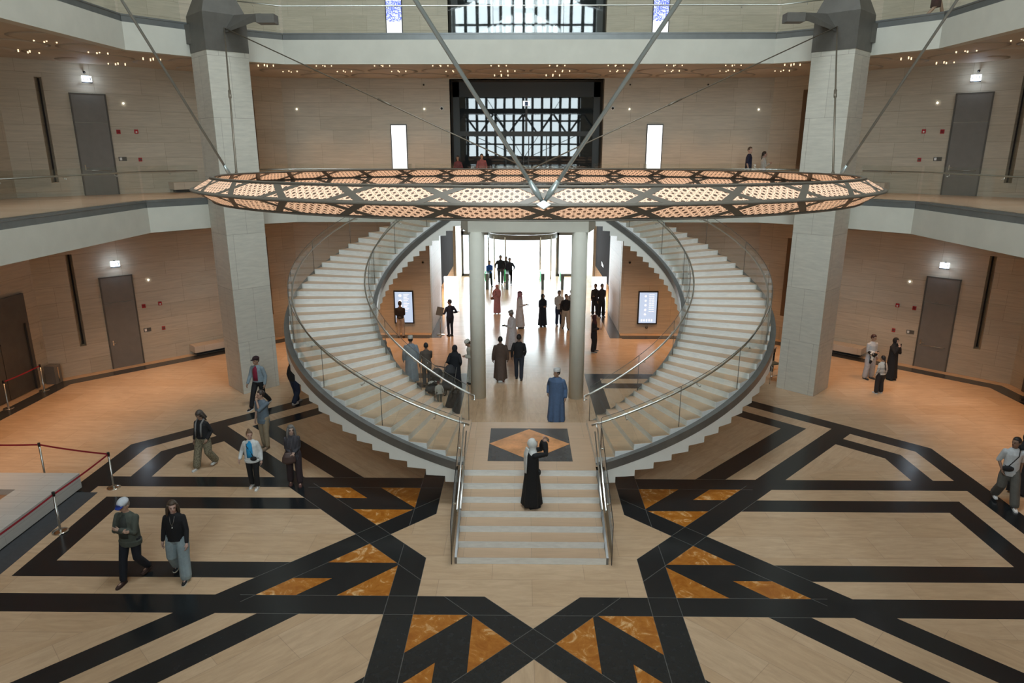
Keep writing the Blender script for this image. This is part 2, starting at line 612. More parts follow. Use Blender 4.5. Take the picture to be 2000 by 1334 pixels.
for s in (-1, 1):
    ln_ = [(-WX, -12), DP0, DP1, (-4.5, WY)]
    ln_ = [(p[0], p[1]) for p in ln_]
    sub = MB(); strip(sub, ln_, 0.42, 1.0, -0.003, 0.004)
    if s > 0:
        sub.v = [(-a, b_, c) for a, b_, c in sub.v]; sub.f = [f[::-1] for f in sub.f]
    o_ = len(mb.v); mb.v += sub.v; mb.f += [[i + o_ for i in f] for f in sub.f]; mb.m += sub.m; mb.sm += sub.sm
    # the band turns the corner into the vestibule
    mb.box(min(s * 4.5, s * 3.95), max(s * 4.5, s * 3.95), WY - 0.9, WY + 6.0, -0.003, 0.004)
struct(mb.build('trim_1', M['dark_stone']), 'dark stone band in the floor along the walls')

# ------------------------------------------------------------------ galleries (levels 2 and 3)
# the inner edge, going round the back from the front left to the front right
EDGE = [(-12.45, -12.45), (-12.45, 8.75), (-11.15, 10.35), (-10.2, 11.35), (-8.75, 12.45)]


def ring_poly(notch):
    e = list(EDGE)
    if notch:
        e += [(-4.3, 12.45), (-4.3, 13.1), (-2.35, 13.1), (-2.35, 10.3), (-2.0, 9.0)]
    e += [(-a, b_) for a, b_ in e[::-1]]
    return e


for (nm, zt, zb, notch) in (('gallery_floor_middle', Z2, Z2B, True), ('gallery_floor_upper', Z3, Z3B, False)):
    e = ring_poly(notch)
    outer = [(WX, -12.45), (WX, DP0[1]), (-DP1[0], WY), (DP1[0], WY), (-WX, DP0[1]), (-WX, -12.45)]
    # fascia: a closed wall 0.35 m thick following the edge, gutter strip above it
    fa = MB(); gu = MB(); sl = MB(); so = MB()
    n = len(e)
    zg = zt - 0.21
    for i in range(n - 1):
        a = Vector(e[i]); b_ = Vector(e[i + 1]); d = (b_ - a)
        if d.length < 0.01:
            continue
        d.normalize(); nn = Vector((-d.y, d.x))     # outward (away from the void)
        def q(o0, o1, e0=0.0, e1=0.0):
            return [tuple(a + nn * o0 - d * e0), tuple(b_ + nn * o0 + d * e1), tuple(b_ + nn * o1 + d * e1), tuple(a + nn * o1 - d * e0)]
        fa.prism(q(0.0, 0.35, 0, 0), zb, zg, 0)
        gu.prism(q(0.015, 0.30), zg, zt + 0.02, 0)
    # slab top and soffit as one polygon
    poly = e + outer
    me = bpy.data.meshes.new(nm)
    bm = bmesh.new()
    for z, mi in ((zt - 0.03, 0), (zb + 0.08, 1)):
        vs = [bm.verts.new((p[0], p[1], z)) for p in poly]
        f = bm.faces.new(vs)
        f.material_index = mi
        f.normal_update()
        if (f.normal.z > 0) != (mi == 0):
            f.normal_flip()
    bmesh.ops.triangulate(bm, faces=list(bm.faces))
    bm.to_mesh(me); bm.free()
    me.materials.append(M['slab']); me.materials.append(M['soffit'])
    boxuv(me)
    o = bpy.data.objects.new(nm, me); COL.objects.link(o); struct(o)
    struct(fa.build('trim_2' if notch else 'trim_3', M['fascia']), 'pale concrete gallery fascia')
    struct(gu.build('trim_4' if notch else 'trim_5', M['gutter']), 'grey metal strip at the foot of the gallery glass')

# front gallery under the camera
for zt, zb in ((Z2, Z2B),):
    mb = MB(); mb.box(-18.15, 18.15, -24.7, -12.75, zb, zt)
    struct(mb.build('gallery_floor_front', M['slab']))

# balustrades of the galleries: glass panes, a steel handrail and its brackets


def balustrade(name, pts, z, label, pane=2.4, rail=0.93, top=1.12, group='glass balustrades of the galleries', inner=0.09):
    root = empty(name, label, 'balustrade', (pts[0][0], pts[0][1], z), 0, group)
    base = Vector((pts[0][0], pts[0][1], z))
    g = MB(); rl = MB(); bk = MB()
    rp = []
    for i in range(len(pts) - 1):
        a = Vector(pts[i]); b_ = Vector(pts[i + 1]); L = (b_ - a).length; d = (b_ - a) / L
        nn = Vector((-d.y, d.x))
        k = max(1, round(L / pane)); st = L / k
        for j in range(k):
            p = a + d * (j * st + 0.008) + nn * 0.12; q2 = a + d * ((j + 1) * st - 0.008) + nn * 0.12
            w = nn * 0.015
            g.prism([tuple(p)[:2], tuple(q2)[:2], tuple(q2 + w)[:2], tuple(p + w)[:2]], z - 0.03, z + top, 0)
            c = a + d * ((j + 0.5) * st)
            for cc in (c,):
                p0 = cc + nn * 0.13; p1 = cc + nn * (0.12 + inner)
                bk.tube([(p0.x, p0.y, z + rail - 0.09), (p1.x, p1.y, z + rail - 0.07), (p1.x, p1.y, z + rail)], 0.009, 6)
                bk.ball((p0.x + nn.x * 0.01, p0.y + nn.y * 0.01, z + rail - 0.09), 0.024, 8)
        rp.append(tuple(a + nn * (0.12 + inner)) + (z + rail,)); last = tuple(b_ + nn * (0.12 + inner)) + (z + rail,)
    rp.append(last)
    rl.tube(rp, 0.024, 8, smooth=True)
    for m_, nm, mt in ((g, 'glass_panes', M['glass']), (rl, 'handrail', M['steel']), (bk, 'rail_brackets', M['steel'])):
        m_.v = [(x - base.x, y - base.y, zz - base.z) for x, y, zz in m_.v]
        m_.build(nm, mt, root)
    return root


BL = 'gallery balustrades'
for s in (-1, 1):
    side = 'left' if s < 0 else 'right'
    def mir(L): return L if s < 0 else [(-a, b_) for a, b_ in L[::-1]]
    balustrade('glass_balustrade', mir([(-12.45, -6.0), (-12.45, 8.75), (-11.25, 10.25)]), Z2,
               'glass balustrade on the middle gallery, %s side of the hall' % side)
    balustrade('glass_balustrade', mir([(-12.45, -6.0), (-12.45, 8.75), (-11.25, 10.25)]), Z3,
               'glass balustrade on the top gallery, %s side of the hall' % side)
    balustrade('glass_balustrade', mir([(-10.2, 11.4), (-8.75, 12.45), (-4.3, 12.45), (-4.3, 13.1), (-2.5, 13.1)]), Z2,
               'glass balustrade on the middle gallery between the %s pillar and the stair head' % side)
balustrade('glass_balustrade', [(-10.2, 11.4), (-8.75, 12.45), (8.75, 12.45), (10.2, 11.4)], Z3, 'glass balustrade across the top gallery at the back of the hall')
balustrade('glass_balustrade', [(-2.0, 9.0), (2.0, 9.0)], Z2, 'short glass balustrade at the stair head between the curved flights')

# ------------------------------------------------------------------ pillars with metal capitals


def pillar(cx, cy, label, ztop=11.55, capn=True):
    root = empty('square_pillar', label, 'pillar', (cx, cy, 0), 0, 'four square stone pillars')
    h = 1.0
    dia = [(0, -h), (h * 0.95, 0), (0, h), (-h * 0.95, 0)]
    mb = MB(); mb.prism(dia, 0, ztop)
    mb.build('shaft', M['pillar'], root)
    k = 1.03
    d1 = [(p[0] * k, p[1] * k) for p in dia]
    mb = MB(); z0, z1, z2, z3 = ztop, ztop + 1.12, ztop + 2.35, ztop + 8
    mb.prism(d1, z0, z1)
    # tapering faces
    q = [(p[0] * 0.34, p[1] * 0.34) for p in d1]
    vs = [(p[0], p[1], z1) for p in d1] + [(p[0], p[1], z2) for p in q]
    mb.add(vs, [(i, (i + 1) % 4, 4 + (i + 1) % 4, 4 + i) for i in range(4)] + [(4, 5, 6, 7)])
    mb.prism(q, z2, z3)
    cp = mb.build('capital', M['metal'], root)
    # wings that grip the gallery edges
    mb = MB()
    for s in ((-1,) if cx < 0 else (1,)):
        x0 = s * 0.6; x1 = s * 1.38
        vs = []
        for z, xx in ((z0 + 0.28, x1), (z1 - 0.25, x1)):
            vs += [(x0, -0.25, z), (xx, 0.05, z), (xx, 0.5, z), (x0, 0.5, z)]
        mb.add(vs, [(0, 3, 2, 1), (4, 5, 6, 7), (0, 1, 5, 4), (1, 2, 6, 5), (2, 3, 7, 6), (3, 0, 4, 7)])
    mb.build('capital_wing', M['metal'], root)
    return root


PIL = [pillar(-10.2, 10.35, 'square stone pillar with metal capital at the back left'),
       pillar(10.2, 10.35, 'square stone pillar with metal capital at the back right'),
       pillar(-10.2, -10.35, 'square stone pillar at the front left, beside the camera', 22.0),
       pillar(10.2, -10.35, 'square stone pillar at the front right, beside the camera', 22.0)]
# spotlight arms on the back capitals
for s in (-1, 1):
    side = 'left' if s < 0 else 'right'
    root = empty('spotlight_arm', 'grey boxed spotlight arm on the %s pillar capital' % side, 'spotlight', (s * 9.75, 9.82, 12.25), 0, 'spotlight arms')
    mb = MB()
    S = -s
    def P(x, y, z): return (S * x, y, z)
    a0 = [P(0, 0, -0.15), P(0, 0, -0.06), P(0.25, 0.25, 0.42), P(0.25, 0.25, 0.20)]
    a1 = [P(1.22, -0.45, 0.12), P(1.22, -0.45, 0.34), P(1.27, -0.15, 0.40), P(1.27, -0.15, 0.14)]
    mb.add(a0 + a1, [(0, 1, 2, 3), (4, 7, 6, 5), (0, 4, 5, 1), (1, 5, 6, 2), (2, 6, 7, 3), (3, 7, 4, 0)])
    mb.build('arm', M['metal'], root)
    mb = MB(); mb.add([P(x, y, z) for z in (0.06, 0.32) for y in (-0.55, -0.12) for x in (1.24, 1.80)],
                      [(0, 2, 3, 1), (4, 5, 7, 6), (0, 1, 5, 4), (2, 6, 7, 3), (0, 4, 6, 2), (1, 3, 7, 5)])
    mb.build('lamp_box', M['metal'], root)

# ------------------------------------------------------------------ round columns under the stair head
for s in (-1, 1):
    mb = MB(); mb.lathe([(0.265, 0), (0.265, 5.85)], 32)
    tag(mb.build('round_column', M['column'], None, (s * 1.73, 9.2, 0)), 'pale round column at the %s under the stair head' % ('left' if s < 0 else 'right'), 'column', 'pair of round columns')

# ------------------------------------------------------------------ front flight and landing
YF = -1.15
root = empty('front_staircase', 'short straight flight of white and beige stone steps rising to the landing', 'staircase', (0, 0, 0))
for i in range(7):
    st = MB()
    y0 = YF + TREAD * i
    y1 = YF + TREAD * (i + 1) if i < 6 else YF + TREAD * 6 + 0.012
    st.box(-1.58, 1.58, y0, y1, 0 if i == 0 else (i - 0.6) * RISER, (i + 1) * RISER - 0.006, 0)
    st.box(-1.58, 1.58, y0 + 0.004, y1, (i + 1) * RISER - 0.006, (i + 1) * RISER, 1)
    st.build('step', [M['white_stone'], M['tread']], root)
# side cheeks in grey metal
for s in (-1, 1):
    mb = MB()
    pr = [(YF, 0), (YF, RISER), (YF + TREAD * 6, ZL + 0.0), (YF + TREAD * 6 + 0.2, ZL), (YF + TREAD * 6 + 0.2, 0.45), (YF + 0.9, 0)]
    x0, x1 = (s * 1.58, s * 1.63)
    n = len(pr)
    vs = [(x0, a, b_) for a, b_ in pr] + [(x1, a, b_) for a, b_ in pr]
    mb.add(vs, [list(range(n)), list(range(2 * n - 1, n - 1, -1))] + [(i, n + i, n + (i + 1) % n, (i + 1) % n) for i in range(n)])
    mb.build('side_stringer', M['stringer'], root)
# landing slab (part of the same stone stair)
mb = MB()
LY0, LY1 = YF + TREAD * 6 + 0.012, 4.12
mb.box(-1.66, 1.66, LY0, LY1, ZL - 0.21, ZL, 1)
mb.box(-1.6, 1.6, LY0, LY1, ZL - 0.62, ZL - 0.21, 0)
mb.build('landing', [M['stair_white'], M['tread']], root)
mb = MB(); mb.box(-1.05, 1.05, 1.585, 3.67, ZL - 0.01, ZL + 0.002, 0)
mb.build('dark_inlay', M['dark_stone'], root)
mb = MB(); mb.prism([(-1.05, 2.635), (0, 1.64), (1.05, 2.635), (0, 3.62)], ZL, ZL + 0.004, 0)
mb.build('diamond_inlay', M['amber'], root)
# back flight down to the lobby
for i in range(6):
    st = MB()
    y0 = LY1 + TREAD * i; top = ZL - RISER * (i + 1)
    st.box(-1.58, 1.58, y0, y0 + TREAD + 0.01, max(0, top - 0.3), top - 0.03, 0)
    st.box(-1.58, 1.58, y0, y0 + TREAD + 0.012, top - 0.03, top, 1)
    st.build('step', [M['white_stone'], M['tread']], root)

# ------------------------------------------------------------------ curved staircases
CX, CY, KZ = 1.6, 7.165, 1.879
NR = 37
DPH = RISER / KZ


def pol(s, r, ph):
    return (s * (CX + r * sin(ph)), CY - r * cos(ph))


for s in (-1, 1):
    side = 'left' if s < 0 else 'right'
    root = empty('curved_staircase', 'curved stone staircase sweeping up on the %s of the landing' % side, 'staircase', (0, 0, 0), 0, 'pair of curved staircases')
    dz = (Z2 - ZL) / NR
    for k in range(NR - 1):
        st = MB()
        a0, a1 = k * DPH, (k + 1) * DPH + 0.002
        zt = ZL + (k + 1) * dz
        P4 = [pol(s, 3.25, a0), pol(s, 5.66, a0), pol(s, 5.66, a1), pol(s, 3.25, a1)]
        st.prism(P4, zt - 0.40, zt - 0.006, 0)
        n0 = [pol(s, 3.25, a0), pol(s, 5.66, a0), pol(s, 5.66, a1), pol(s, 3.25, a1)]
        st.prism(n0, zt - 0.006, zt, 1, 0)
        st.build('step', [M['white_stone'], M['tread']], root)
    # stepped concrete carriage below the treads
    ca = MB()
    for k in range(-1, NR - 1):
        a0, a1 = max(0, k) * DPH, (k + 1) * DPH
        zt = ZL + (k + 1) * dz
        if k < 0:
            a0, a1 = -0.35 / 5.8, 0.0
            for (ra, rb) in ((5.60, 5.80), (3.13, 3.33)):
                ca.prism([pol(s, ra, -0.001), pol(s, rb, -0.001), (s * 1.6, CY - rb), (s * 1.6, CY - ra)][:2] + [(s * 1.5, CY - rb), (s * 1.5, CY - ra)], ZL - 0.62, ZL - 0.21, 0)
            continue
        L0 = zt - dz
        for (ra, rb) in ((5.55, 5.80), (3.13, 3.36)):
            # vertical-sided panels between the smooth band and the stepped underside
            for q in range(2):
                b0 = a0 + (a1 - a0) * q / 2; b1 = a0 + (a1 - a0) * (q + 1) / 2
                t0 = ZL + KZ * b0 - 0.20; t1 = ZL + KZ * b1 - 0.20
                zb = zt - 0.62
                vs = []
                for (bb, tt) in ((b0, t0), (b1, t1)):
                    for rr in (ra, rb):
                        x, y = pol(s, rr, bb)
                        vs += [(x, y, zb), (x, y, tt)]
                fs = [(0, 2, 3, 1), (4, 5, 7, 6), (0, 4, 6, 2), (1, 3, 7, 5), (0, 1, 5, 4), (2, 6, 7, 3)]
                if s > 0:
                    fs = [f[::-1] for f in fs]
                ca.add(vs, fs, 0)
        ca.prism([pol(s, 3.3, a0), pol(s, 5.6, a0), pol(s, 5.6, a1), pol(s, 3.3, a1)], zt - 0.62, zt - 0.40, 0)
    ca.build('stepped_carriage', M['stair_white'], root)
    for (ra, rb, nm) in ((5.665, 5.815, 'outer_stringer'), (3.115, 3.245, 'inner_stringer')):
        sb = MB(); vs = []; fs = []
        NS = 90
        for i in range(NS + 1):
            ph = (NR * DPH - DPH + 0.02) * i / NS
            zz = ZL + KZ * max(0, ph)
            zz = min(zz, Z2)
            x0, y0 = pol(s, ra, max(ph, 0)); x1, y1 = pol(s, rb, max(ph, 0))
            if ph < 0:
                x0 = x1 = s * (CX + ph * 1.5)
            vs += [(x0, y0, zz - 0.21), (x1, y1, zz - 0.21), (x1, y1, zz), (x0, y0, zz)]
        for i in range(NS):
            for k in range(4):
                f = (i * 4 + k, i * 4 + (k + 1) % 4, (i + 1) * 4 + (k + 1) % 4, (i + 1) * 4 + k)
                fs.append(f if s > 0 else f[::-1])
        fs += [(0, 3, 2, 1), (NS * 4, NS * 4 + 1, NS * 4 + 2, NS * 4 + 3)]
        sb.add(vs, fs, 0, False)
        sb.build(nm, M['stringer'], root)

    # glass balustrades of the curved flight
    for (rg, rr, lab, seam0, seam) in ((5.62, 5.51, 'outer', 0.02, 0.358), (3.31, 3.42, 'inner', 0.02, 0.42)):
        br = empty('curved_balustrade', 'curved glass balustrade on the %s edge of the %s curved staircase' % (lab, side), 'balustrade', (0, 0, 0), 0, 'balustrades of the curved staircases')
        a = seam0
        end = (NR - 1) * DPH
        k = 0
        while a < end - 0.05:
            b_ = min(a + seam, end)
            g = MB(); vs = []; fs = []
            n = 10
            for i in range(n + 1):
                ph = a + 0.002 + (b_ - a - 0.004) * i / n
                z = ZL + KZ * ph
                for rad in (rg - 0.007, rg + 0.007):
                    x, y = pol(s, rad, ph)
                    vs += [(x, y, z - 0.05), (x, y, z + 1.13)]
            for i in range(n):
                j = i * 4
                fs += [(j, j + 4, j + 5, j + 1), (j + 2, j + 3, j + 7, j + 6), (j + 1, j + 5, j + 7, j + 3), (j, j + 2, j + 6, j + 4)]
            fs += [(0, 1, 3, 2), (n * 4, n * 4 + 2, n * 4 + 3, n * 4 + 1)]
            g.add(vs, fs, 0)
            # the polished edges read as dark lines
            e = MB()
            top = [(*pol(s, rg, a + 0.002 + (b_ - a - 0.004) * i / n), ZL + KZ * (a + 0.002 + (b_ - a - 0.004) * i / n) + 1.135) for i in range(n + 1)]
            pane = g.build('glass_pane', M['glass'], br)
            e.tube(top, 0.008, 5)
            x, y = pol(s, rg, a); z = ZL + KZ * a
            e.tube([(x, y, z - 0.05), (x, y, z + 1.13)], 0.009, 5)
            e.build('pane_edge', M['metal'], pane)
            a = b_; k += 1
        pts = []
        n = 80
        for i in range(n + 1):
            ph = -0.02 + (end + 0.02) * i / n
            x, y = pol(s, rr, ph)
            pts.append((x, y, ZL + KZ * max(ph, -0.02) + 0.96))
        h = MB(); h.tube(pts, 0.026, 10)
        h.build('handrail', M['steel'], br)
        for i in range(9 if lab == 'outer' else 8):
            ph = 0.13 + i * (end - 0.2) / 8
            q = MB(); z = ZL + KZ * ph + 0.96
            x0, y0 = pol(s, rr, ph); x1, y1 = pol(s, rg, ph)
            q.tube([(x0, y0, z), (x0, y0, z - 0.09), (x1, y1, z - 0.09)], 0.010, 6)
            q.ball((x1 * 0.97 + x0 * 0.03, y1 * 0.97 + y0 * 0.03, z - 0.09), 0.028, 8)
            q.build('rail_bracket', M['steel'], br)
        if lab == 'inner':
            q = MB(); x, y = pol(s, 3.42, 0.0)
            q.tube([(x, y, ZL + 0.96), (x + -s * 0.10, y + 0.02, ZL + 0.93), (x - s * 0.12, y - 0.03, ZL + 0.80), (x - s * 0.03, y - 0.02, ZL + 0.84)], 0.022, 8)
            q.build('rail_return', M['steel'], br)

    # straight balustrade beside the front flight
    br = empty('flight_balustrade', 'straight glass balustrade with double steel rail on the %s of the front flight' % side, 'balustrade', (0, 0, 0), 0, 'balustrades of the front flight')
    xg = s * 1.69
    g = MB()
    pr = [(YF - 0.05, 0.02), (YF - 0.05, 1.0), (1.25, ZL + 1.02), (1.25, ZL - 0.25)]
    g.add([(xg + d, a, b_) for d in (-0.007, 0.007) for a, b_ in pr], [(0, 1, 2, 3), (7, 6, 5, 4), (0, 4, 5, 1), (1, 5, 6, 2), (2, 6, 7, 3), (3, 7, 4, 0)])
    pane = g.build('glass_pane', M['glass'], br)
    e = MB(); e.tube([(xg, *pr[0]), (xg, *pr[1]), (xg, *pr[2]), (xg, *pr[3])], 0.009, 5)
    e.build('pane_edge', M['black'], pane)
    e = MB(); xr = s * 1.60
    e2 = MB(); e2.tube([(s * 1.53, YF + 0.62, 0.93), (s * 1.53, YF + 0.57, 0.99), (s * 1.53, 1.25, ZL + 0.93)], 0.016, 8); e2.build('second_rail', M['steel'], br)
    yb, zb = YF + 0.55, 0.98
    e.tube([(xr, yb, zb - 0.05), (xr, yb - 0.05, zb + 0.02), (xr, 1.3, ZL + 0.96), (xr - s * 0.0, 1.62, ZL + 0.96)], 0.019, 8)
    e.build('handrail', M['steel'], br)
    for yy in (YF + 0.75, 0.9):
        zz = 0.98 + (yy - yb) * (ZL + 0.96 - 0.98) / (1.3 - yb) - 0.09
        e = MB(); e.tube([(xr, yy, zz + 0.09), (xr, yy, zz), (xg, yy, zz)], 0.009, 6); e.ball((xg - s * 0.02, yy, zz), 0.026, 8)
        e.build('rail_bracket', M['chrome'], br)

# ------------------------------------------------------------------ ring chandelier
RE, RT, RZ0 = 6.19, 5.86, 7.82
TILT = -0.0070


def ringpt(a, t):
    """a angle, t in [-1,1]: -1 bottom rim, 0 equator, 1 top rim"""
    r = RE + (RT - RE) * abs(t)
    x, y = r * sin(a), -r * cos(a)
    return (x, y, RZ0 + 0.195 * t + TILT * y)


def latticemat():
    m, nt, b, out = newmat('glowing_lattice')
    uv = nt.nodes.new('ShaderNodeUVMap')
    sep = nt.nodes.new('ShaderNodeSeparateXYZ'); nt.links.new(uv.outputs[0], sep.inputs[0])
    ux = X(sep.outputs[0]); uy = X(sep.outputs[1])
    # girih-like net of bright straps with dark rosettes
    cw, ch = 0.1239, 0.1176
    gx = ux / cw; gy = uy / ch
    fx = fn('ABSOLUTE', fn('FRACT', gx) - 0.5); fy = fn('ABSOLUTE', fn('FRACT', gy) - 0.5)
    def near(w, k): return fn('ABSOLUTE', fn('FRACT', gx + gy * k) - 0.5) < w
    d1 = near(0.085, 1.0); d2 = near(0.085, -1.0); d3 = near(0.06, 3.0); d4 = near(0.06, -3.0)
    rr = fn('SQRT', fx * fx + fy * fy)
    r2 = fn('SQRT', (0.5 - fx) * (0.5 - fx) + (0.5 - fy) * (0.5 - fy))
    ringm = (rr < 0.33) & (rr > 0.23)
    ring2 = (r2 < 0.27) & (r2 > 0.17)
    hole = (rr < 0.17) | (r2 < 0.12)
    strap = ((d1 | d2 | d3 | d4) & (rr > 0.23) & (r2 > 0.17)) | ringm | ring2
    c = mix(nt, strap, (0.10, 0.07, 0.05), (0.6, 0.45, 0.36))
    nt.links.new(c, b.inputs['Base Color'])
    e = mix(nt, strap, (0.22, 0.080, 0.030), (1.0, 0.60, 0.36))
    e = mix(nt, hole, e, (0.05, 0.025, 0.012))
    nt.links.new(e, b.inputs['Emission Color'])
    b.inputs['Emission Strength'].default_value = 0.41
    b.inputs['Roughness'].default_value = 0.45
    return m


M['lattice'] = latticemat()
M['ringframe'] = plain('ring_frame_bronze', (0.15, 0.13, 0.105), 0.45, 0.35, var=0.06, vscale=4)
ring = empty('ring_chandelier', 'huge glowing ring chandelier of pierced metal panels hung over the stairs', 'chandelier', (0, 0, 0))
NC = 32
SUB = 6
for (t0, t1, nm) in ((0.0, 1.0, 'upper_shell'), (-1.0, 0.0, 'lower_shell')):
    pass
# rims and equator
for t, rad, nm in ((1.0, (0.040, 0.014), 'top_rim'), (0.0, (0.026, 0.018), 'middle_rim'), (-1.0, (0.036, 0.014), 'bottom_rim')):
    q = MB(); q.tube([ringpt(2 * pi * i / 192, t) for i in range(192)], rad, 8, closed=True)
    q.build(nm, M['ringframe'], ring)


def cellpt(k, u, v, lo, hi, off=0.0):
    """u,v in [0,1] within cell k between t=lo and t=hi"""
    a = 2 * pi * (k + u) / NC
    t = lo + (hi - lo) * v
    p = Vector(ringpt(a, t))
    if off:
        n = Vector((sin(a), -cos(a), 0.7 * (1 if lo >= 0 else -1))).normalized()
        p = p + n * off
    return tuple(p)


for up in (0, 1):
    lo, hi = (0.0, 1.0) if up else (-1.0, 0.0)
    for k in range(NC):
        # hexagonal lit panel of the cell
        pn = MB(); vs = []; fs = []
        cols = [0.025, 0.10, 0.2, 0.35, 0.5, 0.65, 0.8, 0.90, 0.975]
        def half(u): return 0.40 * min(1.0, (min(u, 1 - u) - 0.025) / 0.20 + 0.06)
        for u in cols:
            h = half(u)
            for w_ in (-1, -0.33, 0.33, 1):
                vs.append(cellpt(k, u, 0.5 + h * w_, lo, hi))
        for i in range(len(cols) - 1):
            for j in range(3):
                fs.append((i * 4 + j, (i + 1) * 4 + j, (i + 1) * 4 + j + 1, i * 4 + j + 1))
        pn.add(vs, fs, 0)
        o = pn.build('upper_panel' if up else 'lower_panel', M['lattice'], ring)
        uvd = o.data.uv_layers[0].data
        for li, lp in enumerate(o.data.loops):
            i, j = divmod(lp.vertex_index, 4)
            uvd[li].uv = (cols[i] * 1.2393, (0.5 + half(cols[i]) * (-1, -0.33, 0.33, 1)[j]) * 0.405)
    # the frame between the panels, one continuous shell of straps with the little lit triangles left open
    fr = MB()
    triv = []
    for k in range(NC):
        for sgn in (0, 1):
            # four X arms meeting at the cell boundary, as quads slightly proud of the panels
            def Q(u0, v0, u1, v1, w_):
                du, dv = (u1 - u0), (v1 - v0) * 0.33
                L = sqrt(du * du + dv * dv); nu, nv = -dv / L * w_, du / L * w_ / 0.33
                ps = [(u0 + nu, v0 + nv), (u0 - nu, v0 - nv), (u1 - nu, v1 - nv), (u1 + nu, v1 + nv)]
                N = 3
                vs = []
                for i in range(N + 1):
                    f = i / N
                    A = [ps[0][c] * (1 - f) + ps[3][c] * f for c in (0, 1)]
                    B = [ps[1][c] * (1 - f) + ps[2][c] * f for c in (0, 1)]
                    for pp in (A, B):
                        vs.append(cellpt(k, pp[0], min(1, max(0, pp[1])), lo, hi, 0.006))
                        vs.append(cellpt(k, pp[0], min(1, max(0, pp[1])), lo, hi, -0.012))
                fs = []
                for i in range(N):
                    j = i * 4
                    fs += [(j, j + 4, j + 6, j + 2), (j + 1, j + 3, j + 7, j + 5), (j, j + 1, j + 5, j + 4), (j + 2, j + 6, j + 7, j + 3)]
                fr.add(vs, fs, 0)
            v_end = 0.0 if sgn == 0 else 1.0
            Q(0.0, 0.5, 0.235, v_end, 0.038)
            Q(0.0, 0.5, -0.235, v_end, 0.038)
        # thin borders along rims
        for (v0, v1) in ((0.0, 0.13), (0.87, 1.0)):
            vs = []; fs = []
            for i in range(5):
                for v in (v0, v1):
                    vs.append(cellpt(k, i / 4, v, lo, hi, 0.004)); vs.append(cellpt(k, i / 4, v, lo, hi, -0.006))
            for i in range(4):
                j = i * 4
                fs += [(j, j + 4, j + 6, j + 2), (j + 1, j + 3, j + 7, j + 5), (j, j + 1, j + 5, j + 4), (j + 2, j + 6, j + 7, j + 3)]
            fr.add(vs, fs, 0)
        # triangles above and below the crossing
        for (vb, vt) in ((0.11, 0.40), (0.89, 0.60)):
            vs = [cellpt(k, -0.135, vb, lo, hi, 0.0), cellpt(k, 0.135, vb, lo, hi, 0.0), cellpt(k, 0.0, vt, lo, hi, 0.0)]
            fr.add(vs, [(0, 1, 2)], 1); triv.append(len(fr.v) - 3)
    o = fr.build('upper_frame' if up else 'lower_frame', [M['ringframe'], M['lattice']], ring)
    tv = {}
    for t0_ in triv:
        for q_ in range(3):
            tv[t0_ + q_] = ((0, 0), (0.33, 0), (0.165, 0.12))[q_]
    uvd = o.data.uv_layers[0].data
    for li, lp in enumerate(o.data.loops):
        if lp.vertex_index in tv:
            uvd[li].uv = tv[lp.vertex_index]
# anchor plates at the four nodes
for i in range(4):
    a = i * pi / 2
    p = Vector(ringpt(a, 0.0)); p = p + Vector((sin(a), -cos(a), 0)) * 0.03
    q = MB()
    tx = Vector((cos(a), sin(a), 0)); nz = Vector((sin(a), -cos(a), 0.5)).normalized(); tz = tx.cross(nz) * -1
    vs = [tuple(p + tx * c * 0.082 + tz * d * 0.052 + nz * e) for e in (0.0, 0.03) for c, d in ((-1, 0), (0, -1), (1, 0), (0, 1))]
    q.add(vs, [(3, 2, 1, 0), (4, 5, 6, 7), (0, 1, 5, 4), (1, 2, 6, 5), (2, 3, 7, 6), (3, 0, 4, 7)])
    q.build('anchor_plate', M['white'], ring)

# rods and cables that carry the ring
CAPB = (9.75, 9.82, 12.25)
CAPF = (9.75, -9.8, 22.9)


def rod(name, p0, p1, r, mat, label, cat, group, sleeves=True):
    p0 = Vector(p0); p1 = Vector(p1)
    root = empty(name, label, cat, tuple(p0), 0, group)
    q = MB(); d = (p1 - p0)
    q.tube([(0, 0, 0), tuple(d)], r, 10)
    q.build('rod', mat, root)
    e = MB(); u = d.normalized()
    e.tube([tuple(u * 0.02), tuple(u * 0.16), tuple(u * 0.30)], [r * 0.7, r * 1.7, r * 1.1], 10)
    if not sleeves:
        e.tube([tuple(d * 0.42), tuple(d * 0.42 + u * 0.5)], r * 1.7, 8)
    e.build('end_fitting', mat, root)
    return root


for s in (-1, 1):
    side = 'left' if s < 0 else 'right'
    n0 = Vector(ringpt(0, 0.1)); nl = Vector(ringpt(s * pi / 2, 0.6)); nb = Vector(ringpt(pi, 0.9))
    rod('hanging_rod', n0, (s * CAPF[0], CAPF[1], CAPF[2]), 0.023, M['rod'], 'thick steel rod rising to the %s from the nearest point of the ring' % side, 'rod', 'rods holding the ring')
    rod('hanging_rod', nl, (s * CAPF[0], CAPF[1], CAPF[2]), 0.023, M['rod'], 'thick steel rod rising from the far %s end of the ring out of view' % side, 'rod', 'rods holding the ring')
    rod('hanging_cable', nl + Vector((0, 0.25, 0)), (s * CAPB[0], CAPB[1], CAPB[2]), 0.022, M['cable'], 'steep bronze cable from the %s end of the ring to the %s pillar capital' % (side, side), 'cable', 'cables holding the ring', False)
    rod('hanging_cable', nb, (s * CAPB[0], CAPB[1], CAPB[2]), 0.018, M['cable'], 'long slack-looking bronze cable from the back of the ring to the %s pillar capital' % side, 'cable', 'cables holding the ring', False)

